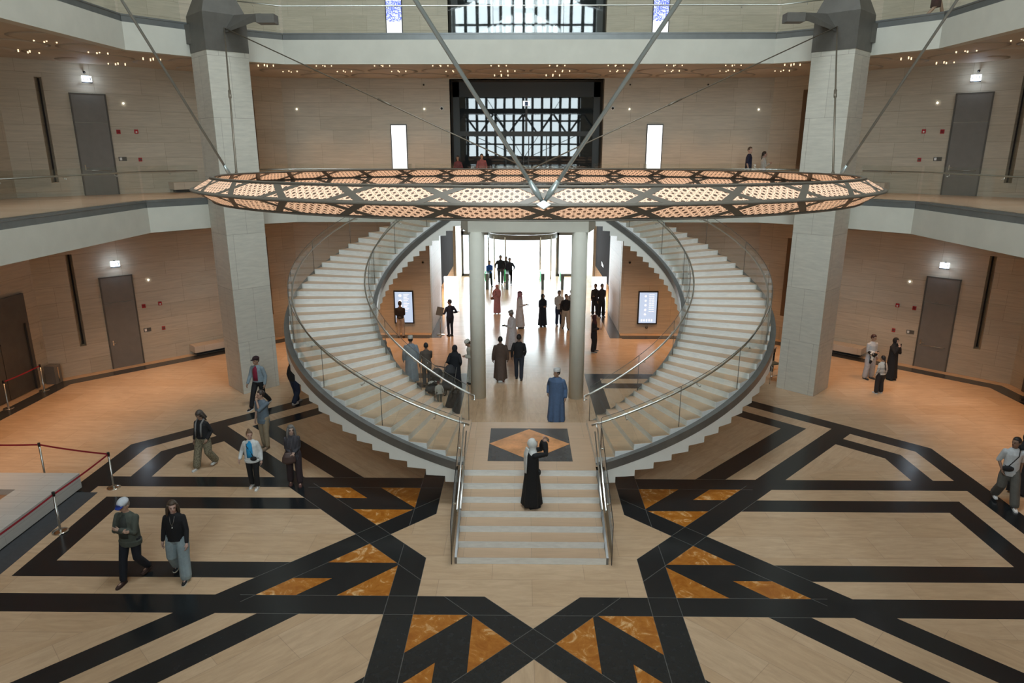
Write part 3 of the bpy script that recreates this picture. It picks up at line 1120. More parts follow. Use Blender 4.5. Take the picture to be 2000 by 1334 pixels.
# ------------------------------------------------------------------ fittings on the slanted walls
def dframe(side, s, z, off=0.0):
    """matrix: local x along the wall (towards the back), y out into the room, z up"""
    d = Vector(((DP1[0] - DP0[0]) / DL * (1 if side < 0 else -1), (DP1[1] - DP0[1]) / DL, 0))
    n = Vector((d.y, -d.x, 0)) if side < 0 else Vector((-d.y, d.x, 0))
    p = diag(side, s, off, z)
    return Matrix(((d.x, n.x, 0, p.x), (d.y, n.y, 0, p.y), (0, 0, 1, p.z), (0, 0, 0, 1)))


def place(root, mtx):
    root.matrix_world = mtx
    return root


def fix(mtx):
    """mirrored frames are left-handed: keep them right-handed by flipping local x"""
    if mtx.to_3x3().determinant() < 0:
        mtx = mtx @ Matrix.Diagonal((-1, 1, 1, 1))
    return mtx


for side in (-1, 1):
    sn = 'left' if side < 0 else 'right'
    for lv, (z0, fl) in enumerate(((0.0, 'ground floor'), (6.80, 'middle gallery'))):
        # door with an overpanel
        root = empty('door_%d' % (1 + lv + (side > 0) * 2), 'grey flush door with overpanel', 'door')
        del root['category']; struct(root, 'tall grey flush door on the slanted %s wall, %s' % (sn, fl))
        place(root, fix(dframe(side, 2.72, z0, 0.0)))
        mb = MB(); mb.box(-0.55, 0.55, 0.005, 0.035, 0.0, 2.66); mb.build('door_leaf', M['door'], root)
        mb = MB(); mb.box(-0.55, 0.55, 0.005, 0.035, 2.68, 3.66); mb.build('overpanel', M['door'], root)
        mb = MB()
        mb.box(-0.60, -0.555, 0, 0.05, 0, 3.70); mb.box(0.555, 0.60, 0, 0.05, 0, 3.70); mb.box(-0.60, 0.60, 0, 0.05, 3.66, 3.70)
        mb.build('door_frame', M['metal'], root)
        hx = 0.44 if side < 0 else 0.44
        mb = MB(); mb.box(hx - 0.02, hx + 0.02, 0.035, 0.05, 0.95, 1.15); mb.tube([(hx, 0.05, 1.05), (hx, 0.09, 1.05), (hx - 0.13, 0.09, 1.05)], 0.011, 6)
        mb.build('door_handle', M['chrome'], root)
        if (side > 0) or lv:
            mb = MB(); mb.tube([(-0.42, 0.035, 0.95), (-0.42, 0.10, 0.95), (0.40, 0.10, 0.95), (0.40, 0.035, 0.95)], 0.014, 6)
            mb.build('push_bar', M['steel'], root)
        # exit sign
        ex = empty('exit_sign', 'glowing white exit sign over the door, %s wall, %s' % (sn, fl), 'exit sign', (0, 0, 0), 0, 'exit signs')
        place(ex, fix(dframe(side, 2.75, z0 + 4.06, 0.12)))
        mb = MB(); mb.box(-0.16, 0.16, -0.012, 0.012, 0.03, 0.24); mb.build('sign_panel', M['exitglow'], ex)
        mb = MB(); mb.box(-0.17, 0.17, -0.03, 0.03, -0.01, 0.03); mb.box(-0.02, 0.02, -0.12, 0.0, 0.22, 0.26); mb.build('sign_base', M['black'], ex)
        mb = MB()
        for (a, b_, c, d) in ((-0.13, -0.10, 0.08, 0.18), (-0.10, -0.07, 0.15, 0.18), (-0.03, 0.0, 0.08, 0.17), (-0.045, -0.015, 0.17, 0.20), (0.0, 0.03, 0.11, 0.13), (0.06, 0.13, 0.12, 0.14), (0.11, 0.13, 0.09, 0.18)):
            mb.box(a, b_, 0.012, 0.016, c, d)
        mb.build('pictogram', M['metal'], ex)
        p_ = dframe(side, 2.75, z0 + 4.10) @ Vector((0, 0.30, 0.05)); lamp('exit_sign_light', 'POINT', tuple(p_), (0, 0, 0), 5.0, (0.70, 0.83, 1.0), shadow_soft_size=0.08)
        # small wall lamp
        q = MB(); q.ball((0, 0.02, 0), 0.028, 8)
        o = q.build('pin_light', M['whiteglow']); place(o, fix(dframe(side, 3.90, z0 + 3.40)))
        tag(o, 'tiny pin light beside the exit door, %s wall, %s' % (sn, fl), 'light', 'pin lights')
        for nm, sx, zz in (('left' if side < 0 else 'right', 3.58, 2.36), ('other', 4.21, 2.38)):
            q = MB(); q.box(-0.065, 0.065, 0, 0.05, -0.075, 0.075)
            rt = empty('fire_alarm', 'red fire alarm %s, %s slanted wall, %s' % ('sounder nearer the door' if nm != 'other' else 'with white lens', sn, fl), 'fire alarm', (0, 0, 0), 0, 'red fire alarms')
            place(rt, fix(dframe(side, sx, z0 + zz)))
            q.build('housing', M['red'], rt)
            q = MB()
            if nm == 'other':
                q.lathe([(0.035, 0), (0.03, 0.02)], 10, mat=Matrix.Rotation(-pi / 2, 4, 'X'))
                for i in range(len(q.v)): q.v[i] = (q.v[i][0], q.v[i][1] + 0.05, q.v[i][2] - 0.02)
                q.build('lens', M['white'], rt)
            else:
                for i in range(4): q.box(-0.045, 0.045, 0.05, 0.055, -0.045 + i * 0.025, -0.035 + i * 0.025)
                q.build('grille', M['black'], rt)
        rt = empty('call_point', 'small red call point by the control panel, %s wall, %s' % (sn, fl), 'call point', (0, 0, 0), 0, 'red call points')
        place(rt, fix(dframe(side, 4.22, z0 + 1.33)))
        q = MB(); q.box(-0.06, 0.06, 0, 0.045, -0.07, 0.07); q.build('housing', M['red'], rt)
        q = MB(); q.box(-0.035, 0.035, 0.045, 0.05, -0.035, 0.035); q.build('glass_front', M['metal'], rt)
        rt = empty('control_panel', 'steel control panel with white switch plate, %s slanted wall, %s' % (sn, fl), 'control panel', (0, 0, 0), 0, 'wall control panels')
        place(rt, fix(dframe(side, 3.60, z0 + 1.36)))
        q = MB(); q.box(-0.14, 0.14, 0, 0.02, -0.075, 0.075); q.build('back_plate', M['metal'], rt)
        q = MB(); q.box(0.03, 0.11, 0.02, 0.035, -0.05, 0.05); q.build('switch_plate', M['white'], rt)
        # bench along the wall
        rt = empty('stone_bench', 'long pale stone bench along the slanted %s wall, %s' % (sn, fl), 'bench', (0, 0, 0), 0, 'stone benches')
        place(rt, fix(dframe(side, 6.9, z0)))
        q = MB(); q.box(-1.75, 1.75, 0.02, 0.62, 0.16, 0.44); q.build('seat', M['bench'], rt)
        q = MB(); q.box(-1.6, 1.6, 0.02, 0.35, 0.0, 0.16); q.build('base', M['dark_stone'], rt)
    sp = MB()
    for (za, zb) in ((1.12, 4.70), (7.34, 10.97)):
        for (sa, sb) in ((1.12, 1.33),):
            A = [dframe(side, sa, 0) @ Vector((0, o_, 0)) for o_ in (0.0, -0.45)] + [dframe(side, sb, 0) @ Vector((0, -0.45, 0))]
            sp.prism([(p.x, p.y) for p in A], za, zb)
    struct(sp.build('trim_%d' % (10 if side < 0 else 11), M['wall']), 'splayed stone cheek of the wall niches')
    # slot backs, plus flat brown strips coloured to look like shaded recesses
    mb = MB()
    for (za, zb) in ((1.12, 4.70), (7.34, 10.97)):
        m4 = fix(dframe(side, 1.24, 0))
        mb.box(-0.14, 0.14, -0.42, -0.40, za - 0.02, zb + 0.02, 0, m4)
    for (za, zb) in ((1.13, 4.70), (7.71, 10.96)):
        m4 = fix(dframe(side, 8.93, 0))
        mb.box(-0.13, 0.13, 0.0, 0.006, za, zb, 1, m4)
    struct(mb.build('trim_%d' % (6 if side < 0 else 7), [M['slot'], plain('shaded_recess_brown', (0.16, 0.10, 0.055), 0.6)]), 'dark niche backs and flat strips coloured as shaded recesses, %s' % sn)
    # camera dome above the upper exit sign, speakers
    q = MB(); q.tube([(0, 0, 0.0), (0, 0.10, 0.0)], 0.02, 6); q.ball((0, 0.12, -0.02), 0.05, 8)
    o = q.build('security_camera', M['black']); place(o, fix(dframe(side, 2.70, 11.24)))
    tag(o, 'small dark dome camera above the upper exit sign on the %s' % sn, 'camera', 'security cameras')
    # lift portal on the side wall
    x = side * WX
    rt = empty('lift_door', 'dark bronze lift doors in a recessed portal on the %s wall' % sn, 'lift', (x, 8.6, 0), 0, 'lifts')
    S = -side
    mb = MB(); mb.box(min(0, S * 0.10), max(0, S * 0.10), -1.45, 1.45, 2.5, 3.55)
    mb.box(min(0, S * 0.10), max(0, S * 0.10), 1.30, 1.45, 0, 2.5); mb.box(min(0, S * 0.10), max(0, S * 0.10), -1.45, -1.30, 0, 2.5)
    mb.build('portal_frame', M['lift'], rt)
    for i, (a, b_) in enumerate(((-1.29, -0.02), (0.02, 1.29))):
        mb = MB(); mb.box(min(0, S * 0.03), max(0, S * 0.03), a, b_, 0.01, 2.49); mb.build('door_panel', M['lift'], rt)
    q = MB(); q.box(min(0, S * 0.02), max(0, S * 0.02), -0.05, 0.05, -0.13, 0.13)
    o = q.build('lift_call_panel', M['chrome'], None, (x, 10.62, 1.45)); tag(o, 'small brass lift call panel on the %s wall' % sn, 'call panel', 'lift call panels')
    q = MB(); q.ball((S * 0.02, 0, 0), 0.03, 8)
    o = q.build('pin_light', M['whiteglow'], None, (x, 10.95, 3.36)); tag(o, 'tiny pin light on the %s wall beside the lift' % sn, 'light', 'pin lights')
# back wall small fittings
for (x, z, w) in ((-10.2, 10.25, 'far left'), (-4.53, 10.25, 'left of the glazed portal'), (4.54, 10.24, 'right of the glazed portal'), (10.22, 10.22, 'far right')):
    q = MB(); q.ball((0, -0.02, 0), 0.026, 8)
    tag(q.build('pin_light', M['whiteglow'], None, (x, WY, z)), 'tiny pin light on the upper back wall, %s' % w, 'light', 'pin lights')
for (x, z, lab) in ((-3.76, 10.27, 'round white camera on the upper back wall left of the portal'), (3.80, 10.27, 'round white camera on the upper back wall right of the portal'),
                    (-4.83, 3.42, 'round dark camera on the lower back wall left of the entrance'), (4.86, 3.43, 'round dark camera on the lower back wall right of the entrance')):
    rt = empty('wall_camera', lab, 'camera', (x, WY, z), 0, 'wall cameras')
    q = MB(); q.lathe([(0.085, 0), (0.08, 0.02)], 16, mat=Matrix.Rotation(pi / 2, 4, 'X')); q.build('base_ring', M['white'] if z > 5 else M['wall'], rt)
    q = MB(); q.ball((0, -0.02, 0), 0.055, 10); q.build('lens_dome', M['black'], rt)
for (x, z) in ((-7.92, 11.25), (-4.52, 11.25), (7.92, 11.25), (4.52, 11.25)):
    q = MB(); q.tube([(0, 0, 0), (0, -0.05, 0)], 0.035, 8)
    tag(q.build('wall_sensor', M['black'], None, (x, WY, z)), 'small dark sensor high on the upper back wall, %s' % {-7.92: 'far left', -4.52: 'left of the portal', 7.92: 'far right', 4.52: 'right of the portal'}[x], 'sensor', 'wall sensors')
for (x, z, w) in ((-11.0, 3.39, 'left'), (11.0, 3.39, 'right')):
    mb = MB(); mb.box(-0.22, 0.22, -0.02, 0, -0.22, 0.22)
    tag(mb.build('wall_speaker', M['soffit'], None, (x * 0.97, WY, z)), 'square flush speaker plate low on the back wall at the %s' % w, 'speaker', 'flush wall speakers')
for (x, w) in ((-5.9, 'left'), (5.8, 'right')):
    mb = MB(); mb.lathe([(0.07, 0), (0.06, 0.03)], 14, mat=Matrix.Rotation(pi / 2, 4, 'X'))
    tag(mb.build('floor_socket', M['metal'], None, (x, WY, 0.30)), 'round wall socket below the %s information screen' % w, 'socket', 'wall sockets')


# ------------------------------------------------------------------ screens
def screenmat(kind):
    m, nt, b, out = newmat('screen_' + kind)
    tc = nt.nodes.new('ShaderNodeTexCoord')
    sep = nt.nodes.new('ShaderNodeSeparateXYZ'); nt.links.new(tc.outputs['Object'], sep.inputs[0])
    x = X(sep.outputs[0]); z = X(sep.outputs[2])
    if kind == 'calligraphy':
        nz = noise(nt, tc.outputs['Object'], 5.5, 1.5, 0.5, (1, 1, 0.8), 2.6)
        sw = fn('ABSOLUTE', nz - 0.5) < 0.035
        c = mix(nt, sw, (0.13, 0.17, 0.72), (0.9, 0.92, 1.0))
        band = (z > 1.22)
        c = mix(nt, band, (0.93, 0.92, 0.97), c)
        c = mix(nt, z > 2.05, c, (0.95, 0.95, 0.97))
        e = 0.75
    elif kind == 'white':
        ln_ = (fn('FRACT', z * 3.2) < 0.07) & (fn('ABSOLUTE', x) < 0.22)
        c = mix(nt, ln_, (0.97, 0.98, 1.0), (0.82, 0.85, 0.9)); e = 0.8
    else:
        c = mix(nt, x > 5, (0.46, 0.62, 0.86), (1, 1, 1)); e = 0.50
    nt.links.new(c, b.inputs['Emission Color']); b.inputs['Emission Strength'].default_value = e
    nt.links.new(c, b.inputs['Base Color'])
    b.inputs['Roughness'].default_value = 0.3
    return m


M['scr_call'] = screenmat('calligraphy'); M['scr_white'] = screenmat('white'); M['scr_blue'] = screenmat('blue')
M['scr_mark'] = plain('screen_marks', (1, 1, 1), 0.4, emit=((1, 1, 1), 0.60))
for s in (-1, 1):
    sn = 'left' if s < 0 else 'right'
    rt = empty('wall_screen', 'tall blank white screen on the upper back wall %s of the glazed portal' % sn, 'screen', (s * 5.70, WY, 6.85 + 0.05), 0, 'tall white screens')
    q = MB(); q.box(-0.36, 0.36, -0.06, 0, 0, 2.70); q.build('frame', M['black'], rt)
    q = MB(); q.box(-0.325, 0.325, -0.066, -0.06, 0.04, 2.66); q.build('display', M['scr_white'], rt)
    rt = empty('wall_screen', 'tall screen with blue and white calligraphy at the top of the hall, %s' % sn, 'screen', (s * 5.70, WY, Z3 + 0.1), 0, 'tall calligraphy screens')
    q = MB(); q.box(-0.36, 0.36, -0.06, 0, 0, 2.70); q.build('frame', M['black'], rt)
    q = MB(); q.box(-0.325, 0.325, -0.066, -0.06, 0.04, 2.66); q.build('display', M['scr_call'], rt)
    rt = empty('information_screen', 'black-framed pale blue information screen on the lower back wall %s of the entrance' % sn, 'screen', (s * 5.80, WY, 0.48), 0, 'information screens')
    q = MB(); q.box(-0.47, 0.47, -0.07, 0, 0, 1.60); q.build('frame', M['black'], rt)
    q = MB(); q.box(-0.41, 0.41, -0.076, -0.07, 0.06, 1.54); q.build('display', M['scr_blue'], rt)
    q = MB()
    if s < 0:
        for i in range(3):
            zc = 1.36 - i * 0.26
            q.lathe([(0.07, 0), (0.07, 0.004)], 14, mat=Matrix.Translation((-0.16, -0.076, zc)) @ Matrix.Rotation(pi / 2, 4, 'X'))
        for i in range(12):
            q.box(0.0, 0.26 - 0.05 * (i % 3), -0.080, -0.076, 1.42 - i * 0.075, 1.44 - i * 0.075)
    else:
        for i in range(5):
            zc = 1.36 - i * 0.22
            q.lathe([(0.05, 0), (0.05, 0.004)], 14, mat=Matrix.Translation((-0.12, -0.076, zc)) @ Matrix.Rotation(pi / 2, 4, 'X'))
        for j in range(2):
            for i in range(9):
                q.box(0.05 + 0.13 * j, 0.15 + 0.13 * j, -0.080, -0.076, 1.42 - i * 0.10, 1.45 - i * 0.10)
        for i in range(5):
            q.box(-0.3 + i * 0.12, -0.24 + i * 0.12, -0.080, -0.076, 0.14, 0.24)
    q.build('screen_graphics', M['scr_mark'], rt)

# ------------------------------------------------------------------ glazed portals of the upper levels
M['portal'] = plain('portal_metal', (0.085, 0.09, 0.088), 0.6, 0.0, spec=0.2)
for lv, (z0, z1) in enumerate(((Z2 - 0.08, 11.50), (Z3 - 0.05, 17.4))):
    mb = MB()
    for s in (-1, 1):      # dark reveals
        mb.box(min(s * PX2, s * (PX2 + 0.3)), max(s * PX2, s * (PX2 + 0.3)), WY + 0.02, WY + 2.3, z0, z1)
    mb.box(-PX2 - 0.3, PX2 + 0.3, WY + 0.02, WY + 2.3, z1, z1 + 0.3)
    mb.box(-PX2 - 0.3, PX2 + 0.3, WY + 0.5, WY + 2.3, z0 - 0.3, z0)
    struct(mb.build('trim_%d' % (8 + lv), M['portal']), 'dark metal reveals of the glazed portal, level %d' % (2 + lv))
    rt = empty('window_%d' % (2 + lv), '', 'window', (0, WY + 1.55, z0)); del rt['category']
    struct(rt, 'dark reflective glazed portal screen, level %d' % (2 + lv))
    H = z1 - z0
    top = H - 0.65
    q = MB(); q.box(-3.1, 3.1, 0, 0.03, 0, top); q.build('glass_sheet', M['mirror'], rt)
    q = MB()
    q.box(-PX2, -3.1, -0.05, 0.1, 0, H); q.box(3.1, PX2, -0.05, 0.1, 0, H)
    q.box(-PX2, PX2, -0.05, 0.1, top, H)
    if lv == 0:
        q.box(-3.1, 3.1, -0.08, 0.05, 2.33, 2.55)
        q.box(-0.05, 0.05, -0.08, 0.05, 2.55, top)
        for xx in (-0.95, -0.12, 0.12, 0.95):
            q.box(xx - 0.02, xx + 0.02, -0.05, 0.04, 0, 2.33)
    else:
        for xx in (-1.6, -0.8, 0.0, 0.8, 1.6):
            q.box(xx - 0.015, xx + 0.015, -0.03, 0.04, 0, top)
    q.build('glazing_frame', M['portal'], rt)
    if lv == 0:
        sg = empty('gallery_sign', 'small blue and white sign over the middle of the glazed portal', 'sign', (0, WY + 1.45, z0 + top - 0.28))
        q = MB(); q.box(-0.16, 0.16, -0.02, 0, -0.11, 0.11); q.build('sign_panel', M['scr_mark'], sg)
        q = MB(); q.box(-0.07, 0.07, -0.025, -0.02, -0.10, 0.08); q.build('sign_mark', plain('sign_blue', (0.02, 0.07, 0.25), 0.4), sg)
# truss footbridge behind the camera, seen in the reflecting glass
ar = MB()  # unseen arch added to put dark curves into the upper portal reflection
poly = [(-7, 18.9), (-7, 22.6), (0, 21.9), (7, 22.6), (7, 18.9), (4.5, 19.6), (2.2, 20.9), (0.8, 21.5), (-0.8, 21.5), (-2.2, 20.9), (-4.5, 19.6)]
n_ = len(poly)
ar.add([(a, -20.0, b_) for a, b_ in poly] + [(a, -20.6, b_) for a, b_ in poly], [list(range(n_)), list(range(2 * n_ - 1, n_ - 1, -1))] + [(i, (i + 1) % n_, n_ + (i + 1) % n_, n_ + i) for i in range(n_)])
struct(ar.build('reflection_arch', M['dark_frame']), 'dark arched shape added before the tall window for its reflection')
rt = empty('truss_footbridge', 'dark steel truss footbridge in front of the tall window, mirrored in the portal glass', 'footbridge', (0, -19.0, 0))
q = MB(); q.box(-12, 12, -1.0, 1.0, 12.0, 12.48); q.build('deck', M['dark_frame'], rt)
q = MB(); q.box(-12, 12, -0.95, -0.75, 10.0, 10.22); q.build('lower_chord', M['dark_frame'], rt)
for i in range(-4, 4):
    x0 = i * 3.0
    q = MB(); q.tube([(x0, -0.85, 12.1), (x0 + 1.5, -0.85, 10.1)], 0.11, 6); q.build('brace', M['dark_frame'], rt)
    q = MB(); q.tube([(x0 + 1.5, -0.85, 10.1), (x0 + 3.0, -0.85, 12.1)], 0.11, 6); q.build('brace', M['dark_frame'], rt)

# ------------------------------------------------------------------ entrance vestibule
M['reveal'] = brickmat('reveal_stone', (0.70, 0.68, 0.68), (0.74, 0.72, 0.72), (0.55, 0.53, 0.53), 2.2, 0.6, 0.006, vein=0.08)
M['brown_panel'] = plain('dark_brown_panel', (0.028, 0.021, 0.021), 0.95, var=0.12, vscale=1.5, spec=0.05)
for s in (-1, 1):
    sn = 'left' if s < 0 else 'right'
    a, b_ = sorted((s * 4.5, s * 4.9))
    mb = MB(); mb.box(a, b_, WY + 0.49, 22.7, 0, 5.9); struct(mb.build('wall_vestibule_%s' % sn, M['reveal']))
    mb = MB(); mb.box(a, b_, 22.7, 29.5, 1.45, 5.9); struct(mb.build('wall_ticket_%s' % sn, M['brown_panel']), 'dark brown bulkhead over the ticket recess, %s' % sn)
    a, b_ = sorted((s * 4.5, s * 6.0))
    mb = MB(); mb.box(min(s * 5.9, s * 6.0), max(s * 5.9, s * 6.0), 22.7, 29.5, 0, 1.45); mb.box(a, b_, 29.5, 29.7, 0, 5.9); mb.box(a, b_, 22.5, 22.7, 0, 1.45)
    struct(mb.build('wall_recess_%s' % sn, M['wall']))
    mb = MB(); mb.box(min(s * 4.35, s * 4.5), max(s * 4.35, s * 4.5), 29.7, 34.2, 0, 5.9); struct(mb.build('wall_porch_%s' % sn, M['wall']))
    rt = empty('lightbox_panel', 'tall glowing white lightbox panel standing at the %s of the lobby' % sn, 'lightbox', (s * 3.99, 22.8, 0), 0, 'glowing lightbox panels')
    q = MB(); q.box(-0.39, 0.39, -0.04, 0.04, 0.03, 1.93); q.build('lit_panel', M['lightbox'], rt)
    q = MB(); q.box(-0.41, 0.41, -0.08, 0.08, 0, 0.03); q.build('foot', M['steel'], rt)
    lamp('ticket_recess_lamp', 'AREA', (s * 5.2, 26.2, 1.40), (0, 0, 0), 60, WARM, shape='RECTANGLE', size=0.8, size_y=5)
txt = bpy.data.curves.new('ticket_lettering', 'FONT'); txt.body = 'Tickets'; txt.size = 0.30; txt.extrude = 0.01; txt.align_x = 'CENTER'
o = bpy.data.objects.new('ticket_lettering', txt); COL.objects.link(o); txt.materials.append(M['steel'])
o.location = (4.48, 25.6, 2.05); o.rotation_euler = (radians(90), 0, radians(-90))
me_ = bpy.data.meshes.new_from_object(o.evaluated_get(bpy.context.evaluated_depsgraph_get())); loc_ = o.location.copy(); rot_ = o.rotation_euler.copy()
bpy.data.objects.remove(o)
o = bpy.data.objects.new('ticket_lettering', me_); COL.objects.link(o); o.location = loc_; o.rotation_euler = rot_
tag(o, 'pale lettering on the dark bulkhead at the right of the lobby', 'lettering')
mb = MB(); mb.box(-4.9, 4.9, WY + 0.49, 34.2, 5.9, 6.3); struct(mb.build('ceiling_vestibule', M['soffit']))
# glass front of the building with a curved revolving door
YG = 34.0
rt = empty('window_4', '', 'w', (0, YG, 0)); del rt['category']; struct(rt, 'glazed entrance front')
q = MB()
for xx in (-4.3, -3.6, -2.45, 2.35, 3.55, 4.3):
    q.box(xx - 0.08, xx + 0.08, -0.05, 0.05, 0, 5.9)
q.box(-4.35, 4.35, -0.05, 0.05, 2.86, 3.14); q.box(-4.35, 4.35, -0.05, 0.05, 3.85, 3.93)
q.box(-4.35, -2.4, -0.05, 0.05, 0, 0.16); q.box(2.3, 4.35, -0.05, 0.05, 0, 0.16)
q.build('mullions', M['metal'], rt)
q = MB(); q.box(-4.3, -2.45, -0.01, 0.01, 0.16, 3.0); q.box(2.35, 4.3, -0.01, 0.01, 0.16, 3.0); q.box(-4.3, 4.3, -0.01, 0.01, 3.22, 5.9); q.build('panes', M['door_glass'], rt)
rt = empty('revolving_door', 'curved glass revolving door drum in the middle of the entrance', 'door', (-0.1, YG, 0))
q = MB(); vs = []
arc = [radians(180 + 180 * i / 24) for i in range(25)]
for t in arc:
    for rr in (2.3, 2.4):
        for z in (2.72, 3.06):
            vs.append((rr * cos(t), 0.8 * rr * sin(t), z))
fs = []
for i in range(24):
    j = i * 4
    fs += [(j, j + 4, j + 5, j + 1), (j + 2, j + 3, j + 7, j + 6), (j, j + 2, j + 6, j + 4), (j + 1, j + 5, j + 7, j + 3)]
q.add(vs, fs); q.build('drum_header', M['metal'], rt)
q = MB()
for dgd in (180, 215, 240, 300, 325, 360):
    t = radians(dgd); x, y = 2.35 * cos(t), 0.8 * 2.35 * sin(t)
    q.tube([(x, y, 0), (x, y, 2.9)], 0.06, 6)
q.build('door_posts', M['steel'], rt)
for (t0, t1) in ((180, 240), (300, 360)):
    q = MB(); vs = []
    for i in range(9):
        t = radians(t0 + (t1 - t0) * i / 8)
        for rr in (2.345, 2.355):
            for z in (0.02, 2.9):
                vs.append((rr * cos(t), 0.8 * rr * sin(t), z))
    fs = []
    for i in range(8):
        j = i * 4
        fs += [(j, j + 4, j + 5, j + 1), (j + 2, j + 3, j + 7, j + 6)]
    q.add(vs, fs); q.build('curved_pane', M['door_glass'], rt)
# speed gates
M['gate'] = plain('gate_grey', (0.10, 0.13, 0.125), 0.35, 0.3)
M['green'] = plain('green_led', (0.05, 0.5, 0.15), 0.4, emit=((0.05, 0.75, 0.2), 0.6))
gt = None
for i, (x, w) in enumerate(((-2.35, 'leftmost'), (-1.1, 'second from the left'), (1.16, 'second from the right'), (2.40, 'rightmost'))):
    rt = empty('speed_gate', 'slim grey security gate post, %s in the lobby' % w, 'security gate', (x, 29.2, 0), 0, 'security gates')
    q = MB(); q.box(-0.09, 0.09, -0.2, 1.0, 0, 0.99); q.box(-0.11, 0.11, -0.25, 1.05, 0.62, 1.02); q.build('gate_body', M['gate'], rt)
    q = MB(); q.box(-0.15, -0.115, 0.1, 0.8, 0.45, 1.12); q.build('green_panel', M['green'], rt)
    q = MB(); q.box(-0.45, -0.15, 0.35, 0.365, 0.35, 1.3); q.build('glass_wing', M['door_glass'], rt)

# ------------------------------------------------------------------ soffit of the top gallery: shallow domes and lamp clusters
cl = MB()
doms = []
for j, yy in enumerate((13.6, 15.45, 17.2)):
    for i in range(-5, 6):
        x = i * 2.15 + (1.07 if j % 2 else 0)
        if abs(x) < 10.8 and abs(x) + yy < 27.8:
            doms.append((x, yy))
for s in (-1, 1):
    for j in range(3):
        for i in range(9):
            y = 9.0 - i * 2.15 + (1.07 if j % 2 else 0); x = s * (13.6 + j * 1.8)
            if abs(x) + y < 27.5:
                doms.append((x, y))
    for (x, y) in ((11.8, 12.4), (13.3, 12.8), (12.6, 14.6), (14.6, 11.2), (11.2, 14.2), (15.6, 12.0)):
        doms.append((s * x, y))
for (x, y) in doms:
    cl.lathe([(1.0, 0.0), (0.8, -0.025), (0.5, -0.045), (0.2, -0.055), (0.0, -0.056)], 24, c=(x, y, Z3B + 0.078))
struct(cl.build('ceiling_coffers', M['soffit']), 'shallow round dishes in the soffit of the top gallery')
proto = None
nlamp = 0
rowc = {}
ORD = ['first', 'second', 'third', 'fourth', 'fifth', 'sixth', 'seventh', 'eighth', 'ninth', 'tenth', 'eleventh']
for j, yy in enumerate((13.15, 15.0, 16.7)):
    for i in range(-5, 5):
        x = (i + 0.5) * 2.15 + (0 if j % 2 == 0 else 0.3)
        if abs(x) + yy > 25.5 or (j == 2 and abs(x) > 2.6):
            continue
        nlamp += 1
        if proto is None:
            proto = empty('downlight_cluster', 'cluster of tiny warm lamps in the soffit over the glazed portal', 'downlight', (x, yy, Z3B + 0.07), 0, 'clusters of tiny downlights')
            for (a, b_) in ((-0.28, 0), (0.0, 0.14), (0.0, -0.14), (0.28, 0)):
                q = MB(); q.lathe([(0.016, -0.07), (0.021, -0.066), (0.021, 0.015)], 10, c=(a, b_, 0)); q.build('lamp_disc', M['lampglow'], proto)
            o = proto
        else:
            o = copy_tree(proto); o.location = (x, yy, Z3B + 0.07)
        pass
        row = ('front', 'middle', 'rear')[j]
        o['label'] = 'cluster of tiny soffit lamps, %s row over the back wall, %s from left' % (row, ORD[rowc.setdefault(j, 0)]); rowc[j] += 1
for s in (-1, 1):
    for i, (x, y) in enumerate(((11.2, 12.9), (13.0, 11.4), (13.8, 9.6), (14.9, 12.6), (13.9, 7.2), (15.9, 9.4), (13.8, 4.6))):
        o = copy_tree(proto); o.location = (s * x, y, Z3B + 0.07)
        o.rotation_euler.z = radians(45 * -s)
        o['label'] = 'cluster of tiny soffit lamps over the %s wing, %s from the pillar' % ('left' if s < 0 else 'right', ORD[i])


def spot(x, y, z, e, col=WARM, size=84, blend=0.8):
    return lamp('downlight_beam', 'SPOT', (x, y, z), (0, 0, 0), e, col, spot_size=radians(size), spot_blend=blend, shadow_soft_size=0.12)


EW1, EW2 = 285, 115
for i in range(-4, 5):
    spot(i * 2.3, 15.9, Z2B - 0.05, EW1) if abs(i) > 1 else None
    spot(i * 2.3, 16.4, Z3B - 0.08, EW2)
for s in (-1, 1):
    for (x, y) in ((12.4, 12.6), (14.2, 10.8), (15.4, 8.6), (15.4, 5.6), (15.4, 2.6), (15.4, -0.4), (15.4, -3.4)):
        spot(s * x, y, Z2B - 0.05, EW1 * 0.8); spot(s * x, y, Z3B - 0.08, EW2 * 0.5)
for (x, y) in ((-2.6, 20.5), (2.6, 20.5), (-2.6, 25), (2.6, 25)):
    spot(x, y, 5.85, 120)

# ------------------------------------------------------------------ stone plinth, mat, barriers, bin, desk, stool, notice stand
rt = empty('stone_plinth', 'low pale stone plinth with a sunken brown top behind the rope at the left', 'plinth', (-13.0, 0, 0))
rt.location = (0, 0, 0)
mb = MB()
mb.box(-18.0, -12.62, 1.2, 2.1, 0.05, 0.45); mb.box(-12.62, -11.6, -7.5, 2.1, 0.05, 0.45)
mb.build('stone_rim', brickmat('plinth_stone', (0.50, 0.49, 0.46), (0.54, 0.53, 0.50), (0.36, 0.35, 0.33), 2.4, 0.28, 0.005, vein=0.1), rt)
mb = MB(); mb.box(-18.0, -12.62, -7.5, 1.2, 0.05, 0.30); mb.build('sunken_top', plain('brown_veneer', (0.27, 0.15, 0.08), 0.5, var=0.15), rt)
mb = MB(); mb.box(-18.0, -11.85, -7.5, 1.9, 0.0, 0.05); mb.build('recessed_base', M['dark_stone'], rt)
mb = MB(); mb.prism([(-11.0, -7.5), (-11.0, -1.5), (-11.08, 1.9), (-12.3, 1.9), (-12.3, -7.5)], 0.002, 0.010)
tag(mb.build('floor_mat', plain('charcoal_mat', (0.055, 0.057, 0.062), 0.85, var=0.1)), 'flat charcoal floor mat between the rope barrier and the pale plinth', 'mat')

